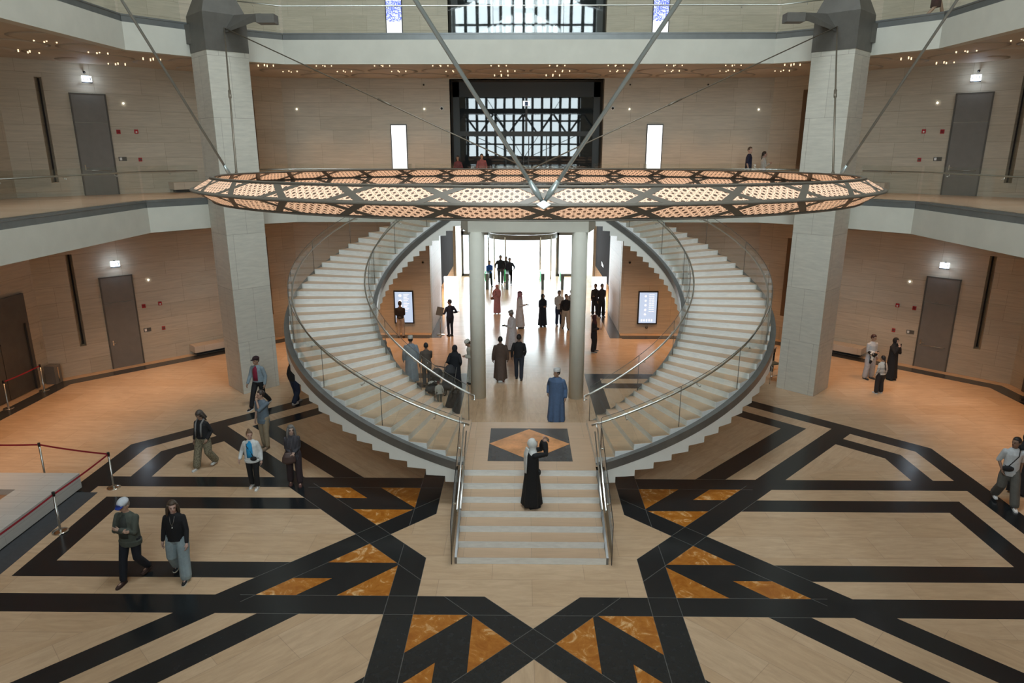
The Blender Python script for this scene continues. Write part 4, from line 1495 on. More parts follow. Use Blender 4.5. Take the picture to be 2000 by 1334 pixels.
PP = (-10.82, 2.18)
posts = [(-10.82, 2.18, 'at the corner of the rope, nearest the stairs'), (-10.82, 0.02, 'nearest the man in the green jacket'), (-13.0, 2.75, 'rising behind the pale plinth'),
         (-10.82, -2.2, 'farthest forward, at the left edge'), (-15.3, 2.75, 'behind the plinth near the left wall'),
         (-17.67, 9.68, 'by the bin at the left lift'), (-17.67, 7.85, 'at the left edge in front of the lift')]
p0 = None
for (x, y, w) in posts:
    if p0 is None:
        p0 = empty('barrier_post', '', 'barrier post', (x, y, 0.011), 0, 'rope barrier posts')
        q = MB(); q.lathe([(0.0, 0.0), (0.17, 0.0), (0.17, 0.012), (0.13, 0.022), (0.05, 0.03), (0.0, 0.03)], 28); q.build('base', M['chrome'], p0)
        q = MB(); q.lathe([(0.032, 0.03), (0.03, 0.06), (0.025, 0.08), (0.025, 0.9)], 16); q.build('pole', M['steel'], p0)
        q = MB(); q.lathe([(0.0, 0.9), (0.034, 0.9), (0.034, 0.99), (0.03, 1.0), (0, 1.0)], 16); q.build('belt_head', M['black'], p0)
        o = p0
    else:
        o = copy_tree(p0); o.location = (x, y, 0.0)
    o['label'] = 'polished steel barrier post %s' % w
    o.location.z = 0.011 if x > -11 and y < 1.9 else 0.0


def belt(a, b, lab):
    a = Vector((a[0], a[1], 0.945)); b = Vector((b[0], b[1], 0.945)); d = (b - a).normalized(); n = Vector((-d.y, d.x, 0)) * 0.0015
    a = a + d * 0.036; b = b - d * 0.036
    q = MB(); N = 8; vs = []
    for i in range(N + 1):
        f = i / N; p = a.lerp(b, f); p.z -= 0.02 * 4 * f * (1 - f)
        for sg in (-1, 1):
            for dz in (-0.024, 0.024):
                vs.append(tuple(p + n * sg + Vector((0, 0, dz))))
    fs = []
    for i in range(N):
        j = i * 4
        fs += [(j, j + 4, j + 5, j + 1), (j + 2, j + 3, j + 7, j + 6), (j, j + 2, j + 6, j + 4), (j + 1, j + 5, j + 7, j + 3)]
    q.add(vs, fs)
    tag(q.build('barrier_belt', M['belt']), lab, 'barrier belt', 'red barrier belts')


M['belt'] = plain('red_belt', (0.33, 0.012, 0.03), 0.6)
belt(posts[0], posts[1], 'red belt from the corner post towards the camera')
belt(posts[1], posts[3], 'red belt from the second post out of view at the lower left')
belt(posts[0], posts[2], 'red belt from the corner post across behind the plinth')
belt(posts[2], posts[4], 'red belt running left behind the plinth towards the side wall')
belt(posts[5], posts[6], 'red belt in front of the left lift doors')
rt = empty('litter_bin', 'small square grey litter bin beside the left lift', 'bin', (-17.85, 10.55, 0))
q = MB(); q.box(-0.19, 0.19, -0.19, 0.19, 0, 0.70); q.build('bin_body', M['door'], rt)
q = MB(); q.box(0.19, 0.205, -0.03, 0.03, 0.05, 0.62); q.build('corner_strip', M['chrome'], rt)
rt = empty('high_desk', 'narrow high desk with a dark shelf behind the right curved staircase', 'desk', (9.2, 12.0, 0), radians(45))
q = MB(); q.box(-0.65, 0.65, -0.28, 0.28, 0.97, 1.02); q.build('desk_top', M['bench'], rt)
q = MB(); q.box(-0.63, 0.63, -0.26, 0.26, 0.80, 0.97); q.build('dark_shelf', M['black'], rt)
for x in (-0.6, 0.6):
    q = MB(); q.box(x - 0.03, x + 0.03, -0.24, 0.24, 0, 0.80); q.build('side_leg', M['brown_panel'], rt)
rt = empty('bar_stool', 'slim bar stool with steel legs beside the high desk at the right pillar', 'stool', (9.25, 10.95, 0), radians(20))
q = MB(); q.box(-0.2, 0.2, -0.19, 0.19, 0.73, 0.78); q.build('seat', plain('olive_seat', (0.16, 0.12, 0.07), 0.6), rt)
q = MB(); q.box(-0.2, 0.2, 0.17, 0.2, 0.78, 1.0); q.build('backrest', M['black'], rt)
for x in (-0.17, 0.17):
    for y in (-0.16, 0.16):
        q = MB(); q.tube([(x, y, 0.73), (x * 1.15, y * 1.15, 0)], 0.013, 6); q.build('leg', M['steel'], rt)
q = MB(); q.tube([(-0.18, -0.17, 0.3), (0.18, -0.17, 0.3)], 0.01, 6); q.build('foot_rail', M['steel'], rt)
rt = empty('notice_stand', 'grey tilted notice on a steel pole with round base in the lobby', 'notice stand', (-4.05, 17.8, 0), radians(-12))
q = MB(); q.lathe([(0.0, 0), (0.19, 0), (0.19, 0.015), (0.0, 0.02)], 24); q.build('base', M['steel'], rt)
q = MB(); q.tube([(0, 0, 0.015), (0, 0, 1.05)], 0.02, 8); q.build('pole', M['steel'], rt)
q = MB(); q.box(-0.17, 0.17, -0.01, 0.01, -0.20, 0.20, 0, Matrix.Translation((0, 0, 1.15)) @ Matrix.Rotation(radians(-18), 4, 'X') @ Matrix.Rotation(radians(8), 4, 'Y')); q.build('notice_panel', M['metal'], rt)

# ------------------------------------------------------------------ people
MATS = {}


def cloth(c, rough=0.85, kind='cloth'):
    k = (kind,) + tuple(round(q, 3) for q in c)
    if k not in MATS:
        if kind == 'skin':
            MATS[k] = plain('skin', c, 0.5, var=0.05, vscale=20)
        elif kind == 'hair':
            MATS[k] = plain('hair', c, 0.5, var=0.3, vscale=60, bump=0.3, bscale=120)
        elif kind in ('stripe', 'pinstripe', 'print', 'cow'):
            m, nt, b, out = newmat(kind)
            tc = nt.nodes.new('ShaderNodeTexCoord')
            sep = nt.nodes.new('ShaderNodeSeparateXYZ'); nt.links.new(tc.outputs['Object'], sep.inputs[0])
            if kind == 'stripe':
                f = (fn('FRACT', X(sep.outputs[2]) * 17.0) < 0.36) & (X(sep.outputs[2]) < 1.24)
                col = mix(nt, f, c, (0.015, 0.015, 0.02))
            elif kind == 'pinstripe':
                f = fn('FRACT', X(sep.outputs[0]) * 28.0) < 0.16
                col = mix(nt, f, c, (0.16, 0.15, 0.17))
            elif kind == 'cow':
                f = noise(nt, tc.outputs['Object'], 9.0, 1, 0.3) > 0.5
                col = mix(nt, f, c, (0.01, 0.01, 0.01))
            else:
                f = noise(nt, tc.outputs['Object'], 38.0, 2, 0.5) > 0.54
                col = mix(nt, f, c, tuple(q * 0.5 for q in c))
            nt.links.new(col, b.inputs['Base Color']); b.inputs['Roughness'].default_value = 0.85
            MATS[k] = m
        else:
            MATS[k] = plain('fabric', c, rough, var=0.10, vscale=14, bump=0.25, bscale=26)
    return MATS[k]


def remeshed(mb, name, mat, parent, voxel, smooth=4, fold=None):
    me = bpy.data.meshes.new(name + '_raw')
    me.from_pydata(mb.v, [], mb.f)
    o = bpy.data.objects.new(name + '_raw', me); COL.objects.link(o)
    md = o.modifiers.new('r', 'REMESH'); md.mode = 'VOXEL'; md.voxel_size = voxel; md.adaptivity = 0
    if smooth:
        sm = o.modifiers.new('s', 'SMOOTH'); sm.factor = 0.5; sm.iterations = smooth
    dg = bpy.context.evaluated_depsgraph_get()
    ev = o.evaluated_get(dg)
    nm = bpy.data.meshes.new_from_object(ev)
    bpy.data.objects.remove(o); bpy.data.meshes.remove(me)
    nm.name = name
    nm.materials.clear(); nm.materials.append(mat)
    nm.polygons.foreach_set('use_smooth', [True] * len(nm.polygons))
    nm.polygons.foreach_set('material_index', [0] * len(nm.polygons))
    if fold:
        for v in nm.vertices:
            fold(v)
    nm.update()
    r = bpy.data.objects.new(name, nm); COL.objects.link(r)
    r.parent = parent
    return r


def limb(mb, pts, rs, n=10):
    mb.tube(pts, list(rs), n)
    for p, r in zip(pts, rs):
        rr = r if not isinstance(r, tuple) else min(r)
        mb.ball(p, rr, 10)


def ik(a, t, l1, l2, pole):
    a = Vector(a); t = Vector(t); d = t - a; L = min(d.length, (l1 + l2) * 0.999)
    u = d.normalized(); t = a + u * L
    x = (l1 * l1 - l2 * l2 + L * L) / (2 * L); h = sqrt(max(0, l1 * l1 - x * x))
    p = Vector(pole); p = p - u * p.dot(u)
    if p.length < 1e-5:
        p = Vector((0, -1, 0))
    return a + u * x + p.normalized() * h, t


ARMS = {   # wrist targets (x outward, y forward, z) for a 1.75 m figure
    'down': (0.25, 0.03, 0.86), 'fwd': (0.24, 0.22, 0.90), 'back': (0.25, -0.17, 0.88), 'cross': (-0.03, 0.19, 1.15),
    'mouth': (-0.02, 0.17, 1.45), 'phone': (0.07, 0.27, 1.20), 'photo': (0.05, 0.30, 1.60), 'clasp': (0.05, 0.20, 1.02),
    'belly': (0.06, 0.23, 1.10), 'push': (0.16, 0.36, 1.00), 'hip': (0.17, 0.06, 0.98), 'out': (0.27, 0.17, 1.06), 'reach': (0.12, 0.27, 1.12), 'pocket': (0.19, 0.08, 0.92)}


def person(label, pos, yaw, h=1.75, skin=(0.42, 0.25, 0.17), top=(0.02, 0.02, 0.02), bottom=(0.02, 0.02, 0.03), robe=None, head='short', hair=(0.02, 0.015, 0.012),
           L='down', Rr='down', stride=0.0, lead=1, turn=0.0, nod=0.0, lean=0.0, female=False, stout=1.0, wide=0.0, shoes=(0.02, 0.02, 0.02), sole=None, sleeves='long',
           jacket=None, topkind='cloth', bottomkind='cloth', covercol=None, extras=(), fine=True, z=0.0, skirt=None, untuck=0.0, group=None, bare_legs=False, sit=False, brim=None):
    k = h / 1.75
    if robe is not None:
        stout *= 1.09
    root = empty('person', label, 'person', (pos[0], pos[1], z), radians(yaw), group)
    root.scale = (k, k, k)
    vx = 0.0095 if fine else 0.016
    sk = cloth(skin, 0.5, 'skin')
    sh = (0.150 if female else 0.172) * (0.5 + 0.5 * stout)
    st = stride
    dip = max(0.0, 0.845 - sqrt(0.847 ** 2 - (st * 0.55) ** 2))
    hz = 0.93 - dip
    if sit:
        hz = 0.52
    up = Vector((0, sin(radians(lean)), cos(radians(lean))))
    def T(x, y, zz):     # torso space follows the lean from the hips
        dz = zz - 0.93
        return Vector((x, y + up.y * dz, hz + up.z * dz))
    hipL, hipR = Vector((-0.09 * stout, 0, hz)), Vector((0.09 * stout, 0, hz))
    fl = st * 0.55 * lead
    if sit:
        fL, fR = Vector((-0.12, 0.48, 0.085)), Vector((0.12, 0.44, 0.085))
    else:
        sp = 0.10 + wide * 0.04
        fL = Vector((-sp, fl, 0.085 + (0.05 if fl < -0.15 else 0))); fR = Vector((sp, -fl, 0.085 + (0.05 if fl > 0.15 else 0)))
    kL, fL = ik(hipL, fL, 0.427, 0.422, (0, 1, 0.05)); kR, fR = ik(hipR, fR, 0.427, 0.422, (0, 1, 0.05))
    shL, shR = T(-sh, 0, 1.375), T(sh, 0, 1.375)
    def tgt(a, sgn):
        if isinstance(a, str):
            a = ARMS[a]
        p = Vector((sgn * a[0] * (1.0 if abs(a[0]) < 0.2 else (0.5 + 0.5 * stout)), a[1], a[2]))
        return T(p.x, p.y, p.z)
    wLt, wRt = tgt(L, -1), tgt(Rr, 1)
    eL, wL = ik(shL, wLt, 0.285, 0.255, (-0.55, -1.0, -0.5) if wLt.z < hz + 0.37 else (-0.45, -0.1, -1)); eR, wR = ik(shR, wRt, 0.285, 0.255, (0.55, -1.0, -0.5) if wRt.z < hz + 0.37 else (0.45, -0.1, -1))
    if L == 'cross':
        eL, wL = ik(shL, wLt + Vector((0, 0, 0.03)), 0.285, 0.255, (-1, -0.1, -0.8)); eR, wR = ik(shR, wRt, 0.285, 0.255, (1, -0.1, -0.8))
    hc = T(0, 0.02, 1.615)
    HR = Matrix.Translation(hc) @ Matrix.Rotation(radians(turn), 4, 'Z') @ Matrix.Rotation(radians(nod), 4, 'X') @ Matrix.Scale(1.09, 4)
    # ---- body: one continuous surface
    b = MB()
    b.tube([T(0, 0, 0.88), T(0, 0, 1.0), T(0, 0, 1.18), T(0, 0.0, 1.33), T(0, 0, 1.42), T(0, 0, 1.47)],
           [(0.10, 0.15 * stout), (0.10 * stout, 0.14 * stout), (0.10 * stout, 0.135 * stout), (0.108, 0.160 * stout), (0.076, 0.118 * stout), (0.052, 0.070)], 14)
    b.ball(T(0, 0, 0.90), (0.15 * stout, 0.10, 0.09), 14)
    b.tube([T(0, -0.005, 1.42), T(0, 0.005, 1.50), T(0, 0.012, 1.57)], [0.066, 0.056, 0.056], 10)
    for (hp, kn, ft) in ((hipL, kL, fL), (hipR, kR, fR)):
        limb(b, [hp, hp.lerp(kn, 0.5), kn, kn.lerp(ft, 0.4), ft], [0.082, 0.07, 0.052, 0.052, 0.036])
        b.ball(ft + Vector((0, 0.06, -0.04)), (0.035, 0.10, 0.028), 10)
    for (s0, e0, w0, sg) in ((shL, eL, wL, -1), (shR, eR, wR, 1)):
        limb(b, [s0, s0.lerp(e0, 0.5), e0, e0.lerp(w0, 0.4), w0], [0.047, 0.043, 0.037, 0.035, 0.026])
        d = (w0 - e0).normalized()
        side = Vector((0, 1, 0)) if abs(d.z) > 0.6 else Vector((0, 0, 1))
        side = (side - d * side.dot(d)).normalized()           # direction across the palm, thumb side
        nrm = d.cross(side) * sg * -1                           # palm side
        pc = w0 + d * 0.05
        b.tube([w0, pc, w0 + d * 0.09], [0.024, (0.032, 0.032), 0.028], 8)
        b.ball(pc, 0.032, 8)
        for i, (o_, ln_) in enumerate(((0.028, 0.072), (0.010, 0.080), (-0.009, 0.074), (-0.027, 0.058))):
            f0 = w0 + d * 0.085 + side * o_; f1 = f0 + d * ln_ * 0.5 + nrm * 0.010; f2 = f1 + d * ln_ * 0.36 + nrm * 0.028
            limb(b, [f0, f1, f2], [0.0095, 0.009, 0.0078], 6)
        t0 = w0 + d * 0.03 + side * 0.028; t1 = t0 + d * 0.03 + side * 0.022 + nrm * 0.012; t2 = t1 + d * 0.03 + side * 0.004 + nrm * 0.012
        limb(b, [t0, t1, t2], [0.012, 0.011, 0.009], 6)
    hd = MB()
    hd.ball((0, -0.005, 0.02), (0.074, 0.092, 0.100), 16); hd.ball((0, 0.022, -0.045), (0.056, 0.066, 0.068), 12); hd.ball((0, 0.062, -0.088), (0.026, 0.022, 0.018), 8)
    hd.tube([(0, 0.086, 0.022), (0, 0.106, -0.018), (0, 0.092, -0.030)], [0.009, 0.015, 0.013], 8)
    hd.ball((0, 0.078, 0.032), (0.050, 0.012, 0.010), 8)
    hd.ball((0, 0.082, -0.054), (0.024, 0.010, 0.009), 8)
    for sg in (-1, 1):
        hd.ball((sg * 0.076, -0.008, -0.005), (0.012, 0.018, 0.030), 8)
    b.add(hd.v, hd.f, 0, True, HR)
    remeshed(b, 'body', sk, root, vx, 2)
    # ---- face
    if fine:
        q = MB()
        for sg in (-1, 1):
            q.ball((sg * 0.030, 0.0835, 0.012), (0.012, 0.006, 0.007), 8, 0, HR)
        q.build('eyes', cloth((0.03, 0.02, 0.02), 0.3), root)
        q = MB(); q.ball((0, 0.0905, -0.056), (0.021, 0.005, 0.0055), 8, 0, HR); q.build('mouth', cloth(tuple(a * t for a, t in zip(skin, (0.75, 0.45, 0.45))), 0.4), root)
    # ---- shoes
    if not (robe and female and not shoes):
        for ft in (fL, fR):
            q = MB()
            y0 = ft.y - 0.07; zb = ft.z - 0.085
            prof = [(-0.07, 0.030, 0.075), (-0.02, 0.036, 0.085), (0.06, 0.040, 0.062), (0.13, 0.045, 0.048), (0.19, 0.035, 0.035), (0.21, 0.015, 0.022)]
            vs = []; fs = []
            n = 10
            for (yy, hw, hh) in prof:
                for i in range(n):
                    t = 2 * pi * i / n
                    vs.append((ft.x + hw * cos(t), ft.y + yy, zb + 0.012 + hh * 0.5 + hh * 0.5 * sin(t)))
            for i in range(len(prof) - 1):
                for j in range(n):
                    fs.append((i * n + j, (i + 1) * n + j, (i + 1) * n + (j + 1) % n, i * n + (j + 1) % n))
            fs += [tuple(range(n)), tuple((len(prof) - 1) * n + j for j in range(n - 1, -1, -1))]
            q.add(vs, fs, 0, True)
            q.prism([(ft.x + a * (hw + 0.003), ft.y + yy) for yy, hw, hh in prof for a in (1,)] + [(ft.x - (hw + 0.003), ft.y + yy) for yy, hw, hh in prof[::-1]], zb, zb + 0.022, 1)
            q.build('shoe', [cloth(shoes), cloth(sole or shoes)], root)
    # ---- sleeves helper
    def sleeves_into(q, grow=0.0, kind='long', flare=0.0):
        for (s0, e0, w0) in ((shL, eL, wL), (shR, eR, wR)):
            if kind == 'long':
                limb(q, [s0 + Vector((0, 0, -0.008)), s0.lerp(e0, 0.5), e0, e0.lerp(w0, 0.5), e0.lerp(w0, 0.93)], [0.062 + grow, 0.060 + grow, 0.052 + grow, 0.048 + grow + flare * 0.6, 0.040 + grow + flare])
            elif kind == 'short':
                limb(q, [s0 + Vector((0, 0, -0.01)), s0.lerp(e0, 0.5), s0.lerp(e0, 0.88)], [0.070 + grow, 0.066 + grow, 0.062 + grow])
            elif kind == 'elbow':
                limb(q, [s0 + Vector((0, 0, -0.01)), s0.lerp(e0, 0.5), e0], [0.070 + grow, 0.064 + grow, 0.058 + grow])
    rnd = random.Random(len(bpy.data.objects))
    ph = [rnd.uniform(0, 6.28) for _ in range(4)]
    if robe is not None:
        q = MB(); hem = 0.07 + (0.05 if stride > 0.2 else 0)
        ring = []
        zs = [hem, 0.3, 0.55, 0.8, 1.0, 1.2, 1.35, 1.43, 1.48]
        hw = [0.205, 0.198, 0.190, 0.183, 0.176, 0.174, 0.168, 0.120, 0.066]
        hd_ = [0.21, 0.195, 0.178, 0.158, 0.140, 0.135, 0.125, 0.09, 0.06]
        vs = []; fs = []; n = 48
        for i, zz in enumerate(zs):
            low = max(0, (1.0 - zz)) ** 1.2
            if zz <= 0.93:
                c = Vector((0, 0, zz * (hz / 0.93)))
            else:
                c = T(0, 0, zz)
            for j in range(n):
                t = 2 * pi * j / n
                rr = 1 + low * (0.10 * sin(6 * t + ph[0]) + 0.06 * sin(11 * t + ph[1]))
                x = hw[i] * stout * cos(t) * rr; y = hd_[i] * stout * sin(t) * rr
                y += low * st * 0.35 * (1 if sin(t) > 0 else -1) * abs(sin(t))
                vs.append((c.x + x, c.y + y, c.z))
        for i in range(len(zs) - 1):
            for j in range(n):
                fs.append((i * n + j, i * n + (j + 1) % n, (i + 1) * n + (j + 1) % n, (i + 1) * n + j))
        fs += [tuple(range(n - 1, -1, -1)), tuple((len(zs) - 1) * n + j for j in range(n))]
        q.add(vs, fs, 0, True)
        sleeves_into(q, 0.008, 'long', 0.02 if female else 0.008)
        remeshed(q, 'robe', cloth(robe), root, vx * 1.15, 2)
    else:
        # trousers
        if not bare_legs:
            q = MB(); r0 = 0.012 + wide * 0.02
            q.tube([Vector((0, 0, hz - 0.10)), Vector((0, 0, hz)), T(0, 0, 1.03)], [(0.105 * stout, 0.15 * stout), (0.118 * stout, 0.17 * stout), (0.108 * stout, 0.148 * stout)], 16)
            for (hp, kn, ft) in ((hipL, kL, fL), (hipR, kR, fR)):
                end = kn.lerp(ft, 0.93)
                limb(q, [hp, hp.lerp(kn, 0.45), kn, kn.lerp(ft, 0.5), end], [0.098 * stout, 0.084 + r0, 0.066 + r0 * 1.1, 0.060 + r0 * 1.3, 0.052 + r0 * 1.5], 12)
            remeshed(q, 'trousers', cloth(bottom, kind=bottomkind), root, vx * 1.15, 2)
        if skirt is not None:
            q = MB(); q.tube([T(0, 0, 1.02), Vector((0, 0, hz)), Vector((0, 0, hz - 0.22)), Vector((0, 0, hz - 0.46))], [(0.105, 0.15), (0.125, 0.175), (0.14, 0.195), (0.15, 0.20)], 24)
            q.build('skirt', cloth(skirt), root)
        # upper garment
        q = MB(); lo = 0.93 - untuck
        A = [T(0, 0, lo), T(0, 0, 1.03), T(0, 0, 1.18), T(0, 0, 1.32), T(0, 0, 1.41), T(0, -0.004, 1.475)]
        g = 0.018 if jacket is None else 0.034
        q.tube(A, [(0.115 * stout + g, 0.155 * stout + g), (0.112 * stout + g, 0.148 * stout + g), (0.110 * stout + g, 0.146 * stout + g), (0.112 + g * 0.8, 0.160 * stout + g), (0.084 + g * 0.6, 0.128 * stout + g * 0.7), (0.060, 0.075)], 18)
        if untuck > 0 and not sit:
            q.tube([T(0, 0, lo), Vector((0, 0, hz - 0.04))], [(0.120 * stout + g, 0.165 * stout + g), (0.122 * stout + g, 0.17 * stout + g)], 18)
        sleeves_into(q, 0.0 if jacket is None else 0.010, sleeves)
        remeshed(q, 'top' if jacket is None else 'jacket', cloth(top if jacket is None else jacket, kind=topkind), root, vx * 1.15, 2)
        if jacket is not None:    # the shirt shows in the open front
            q = MB(); vs = []; fs = []
            for i, (zz, hwid) in enumerate(((0.98, 0.085), (1.12, 0.085), (1.25, 0.085), (1.36, 0.075), (1.45, 0.045))):
                for u in (-1, -0.5, 0, 0.5, 1):
                    dep = (0.112 * stout + g, 0.111 * stout + g, 0.114 + g, 0.106 + g, 0.072)[i] + 0.012 - 0.022 * u * u
                    vs.append(tuple(T(hwid * u, dep, zz)))
                for u in (1, 0.5, 0, -0.5, -1):
                    vs.append(tuple(T(hwid * u, 0.05, zz)))
            for i in range(4):
                for j in range(10):
                    fs.append((i * 10 + j, i * 10 + (j + 1) % 10, (i + 1) * 10 + (j + 1) % 10, (i + 1) * 10 + j))
            fs += [tuple(range(9, -1, -1)), tuple(range(40, 50))]
            q.add(vs, fs, 0, True); q.build('shirt_front', cloth(top), root)
    # ---- hair or head cover
    def shell(rx, ry, rz, cy, cz, face, n=20):
        vs = []; fs = []; m_ = n // 2
        for i in range(m_ + 1):
            a = pi * i / m_
            for j in range(n):
                t = 2 * pi * j / n
                x, y, zz = rx * sin(a) * cos(t), cy + ry * sin(a) * sin(t), cz + rz * cos(a)
                if face(x, y, zz):
                    x *= 0.80; y *= 0.80; zz *= 0.84
                vs.append((x, y, zz))
        for i in range(m_):
            for j in range(n):
                fs.append((i * n + j, (i + 1) * n + j, (i + 1) * n + (j + 1) % n, i * n + (j + 1) % n))
        return vs, fs
    q = MB(); hm = cloth(hair, 0.5, 'hair'); cc = covercol or hair
    if head in ('short', 'long', 'bun', 'curly', 'braid', 'ballcap', 'flatcap', 'ponytail', 'beard'):
        gr = 0.018 if head == 'curly' else (0.006 if head != 'long' else 0.010)
        vs, fs = shell(0.078 + gr, 0.096 + gr, 0.104 + gr, -0.008, 0.024, lambda x, y, zz: y > 0.035 and zz < 0.075 or (y > -0.02 and zz < 0.0) or zz < -0.055, 20)
        q.add(vs, fs, 0, True, HR)
        if head in ('long', 'curly'):
            q2 = MB(); wd = 0.085 if head == 'long' else 0.095
            q2.tube([(0, -0.045, 0.06), (0, -0.055, -0.05), (0, -0.075, -0.15), (0, -0.085, -0.27 if head == 'long' else -0.13)], [(0.05, wd), (0.06, wd + 0.015), (0.05, wd + 0.02), (0.02, wd * 0.8)], 14)
            for sg in (-1, 1):
                q2.tube([(sg * 0.075, 0.02, 0.06), (sg * 0.090, 0.010, -0.03), (sg * 0.100, -0.005, -0.13), (sg * 0.105, -0.01, -0.20)], [0.025, 0.032, 0.028, 0.014], 8)
            q.add(q2.v, q2.f, 0, True, HR)
        if head == 'bun':
            q2 = MB(); q2.ball((0, -0.06, 0.12), 0.038, 10); q.add(q2.v, q2.f, 0, True, HR)
        if head in ('braid', 'ponytail'):
            q2 = MB(); n_ = 7 if head == 'braid' else 4
            for i in range(n_):
                q2.ball((0.008 * (-1) ** i, -0.10 - 0.010 * i, 0.0 - i * (0.072 if head == 'braid' else 0.06)), (0.026, 0.024, 0.046), 8)
            q.add(q2.v, q2.f, 0, True, HR)
        remeshed(q, 'hair', hm, root, 0.009 if fine else 0.014, 1)
    if head in ('beard',):
        q = MB(); q.ball((0, 0.045, -0.085), (0.05, 0.045, 0.035), 10, 0, HR); q.build('beard', hm, root)
    if head == 'ballcap' or head == 'flatcap':
        q = MB(); vs, fs = shell(0.092, 0.108, 0.085, -0.006, 0.065, lambda x, y, zz: zz < 0.04, 20); q.add(vs, fs, 0, True, HR)
        q2 = MB(); q2.tube([(0, 0.06, 0.052), (0, 0.11, 0.047), (0, 0.155, 0.040)], [(0.072, 0.008), (0.068, 0.006), (0.045, 0.005)], 12)
        q.build('cap_crown', cloth(cc), root)
        q3 = MB(); q3.add(q2.v, q2.f, 0, True, HR); q3.build('cap_brim', cloth(brim or cc), root)
        if brim:
            q3 = MB(); q3.box(-0.045, 0.045, 0.098, 0.106, 0.075, 0.095, 0, HR); q3.build('cap_lettering', cloth((0.03, 0.06, 0.25)), root)
    if head == 'kumma':
        q = MB(); vs, fs = shell(0.082, 0.100, 0.108, -0.008, 0.022, lambda x, y, zz: y > 0.035 and zz < 0.08 or (y > -0.02 and zz < 0.02) or zz < -0.055, 20); q.add(vs, fs, 0, True, HR)
        q.build('hair', hm, root)
        q = MB(); q.lathe([(0.0, 0.05), (0.090, 0.05), (0.094, 0.06), (0.092, 0.125), (0.080, 0.140), (0.0, 0.145)], 20)
        for i in range(len(q.v)): q.v[i] = (q.v[i][0] * 0.94, q.v[i][1] * 1.10 - 0.006, q.v[i][2])
        q2 = MB(); q2.add(q.v, q.f, 0, True, HR); q2.build('embroidered_cap', cloth(cc), root)
    if head in ('hijab', 'ghutra'):
        q = MB(); fx = 0.052
        vs, fs = shell(0.094, 0.112, 0.125, -0.012, 0.008, lambda x, y, zz: (y > 0.03 and -0.085 < zz < 0.068 and abs(x) < fx), 28)
        q.add(vs, fs, 0, True, HR)
        q2 = MB()
        if head == 'hijab':
            q2.tube([(0, -0.005, -0.06), (0, -0.01, -0.12), (0, -0.015, -0.19), (0, -0.02, -0.27), (0, -0.02, -0.31)], [(0.085, 0.082), (0.085, 0.10), (0.105, 0.150), (0.125, 0.19), (0.11, 0.17)], 20)
            q.add(q2.v, q2.f, 0, True, Matrix.Translation(hc) @ Matrix.Rotation(radians(turn * 0.4), 4, 'Z'))
        else:
            q2.tube([(0, -0.05, 0.03), (0, -0.07, -0.10), (0, -0.10, -0.22), (0, -0.10, -0.34)], [(0.06, 0.095), (0.05, 0.12), (0.035, 0.15), (0.02, 0.13)], 16)
            for sg in (-1, 1):
                q2.tube([(sg * 0.085, 0.03, 0.02), (sg * 0.095, 0.05, -0.12), (sg * 0.085, 0.07, -0.24)], [0.022, 0.028, 0.018], 8)
            q.add(q2.v, q2.f, 0, True, HR)
        remeshed(q, 'headscarf', cloth(cc), root, 0.010 if fine else 0.015, 2)
        if head == 'ghutra':
            q = MB(); q.tube([(0.092 * cos(2 * pi * i / 20), 0.108 * sin(2 * pi * i / 20) - 0.012, 0.075) for i in range(20)], 0.010, 6, closed=True)
            q2 = MB(); q2.add(q.v, q.f, 0, True, HR); q2.build('head_cord', cloth((0.01, 0.01, 0.01)), root)
    # ---- things carried, fixed to the figure's clothes
    J = dict(T=T, wL=wL, wR=wR, eL=eL, eR=eR, shL=shL, shR=shR, HR=HR, root=root, hz=hz)
    for e in extras:
        e(J)
    return root


def own(name, label, cat, J):
    """a carried thing stays top-level, standing in the figure's frame"""
    r = J['root']
    o = empty(name, label, cat, r.location, r.rotation_euler.z)
    o.scale = r.scale
    return o


def strapbag(label, col, side=1, z=0.98, cross=True, size=(0.10, 0.05, 0.07), y=0.13, strapc=(0.012, 0.012, 0.014), name='shoulder_bag', x=None):
    def f(J):
        o = own(name, label, 'bag', J); T = J['T']
        xx = side * 0.10 if x is None else x
        c = T(xx, y + 0.03, z)
        q = MB(); q.ball((0, 0, 0), (size[0], size[1], size[2]), 12)
        q.v = [(c.x + max(-size[0] * 0.85, min(size[0] * 0.85, a)), c.y + max(-size[1] * .8, min(size[1] * .8, b)), c.z + max(-size[2] * 0.85, min(size[2] * 0.8, d))) for a, b, d in q.v]
        q.build('bag_body', cloth(col, 0.5), o)
        sgn = -side if cross else side
        sy = 1 if y > 0 else -1
        pts = [c + Vector((0, 0, size[2] * 0.8)), T(side * 0.02, sy * 0.158, 1.18), T(sgn * 0.07, sy * 0.152, 1.33), T(sgn * 0.11, 0.0, 1.482), T(sgn * 0.07, -sy * 0.15, 1.33), T(side * 0.10, -sy * 0.15, 1.10), c + Vector((side * 0.05, -sy * 0.06, size[2] * 0.5))]
        q = MB(); q.tube(pts, [(0.004, 0.012)] * len(pts), 6); q.build('strap', cloth(strapc, 0.5), o)
    return f


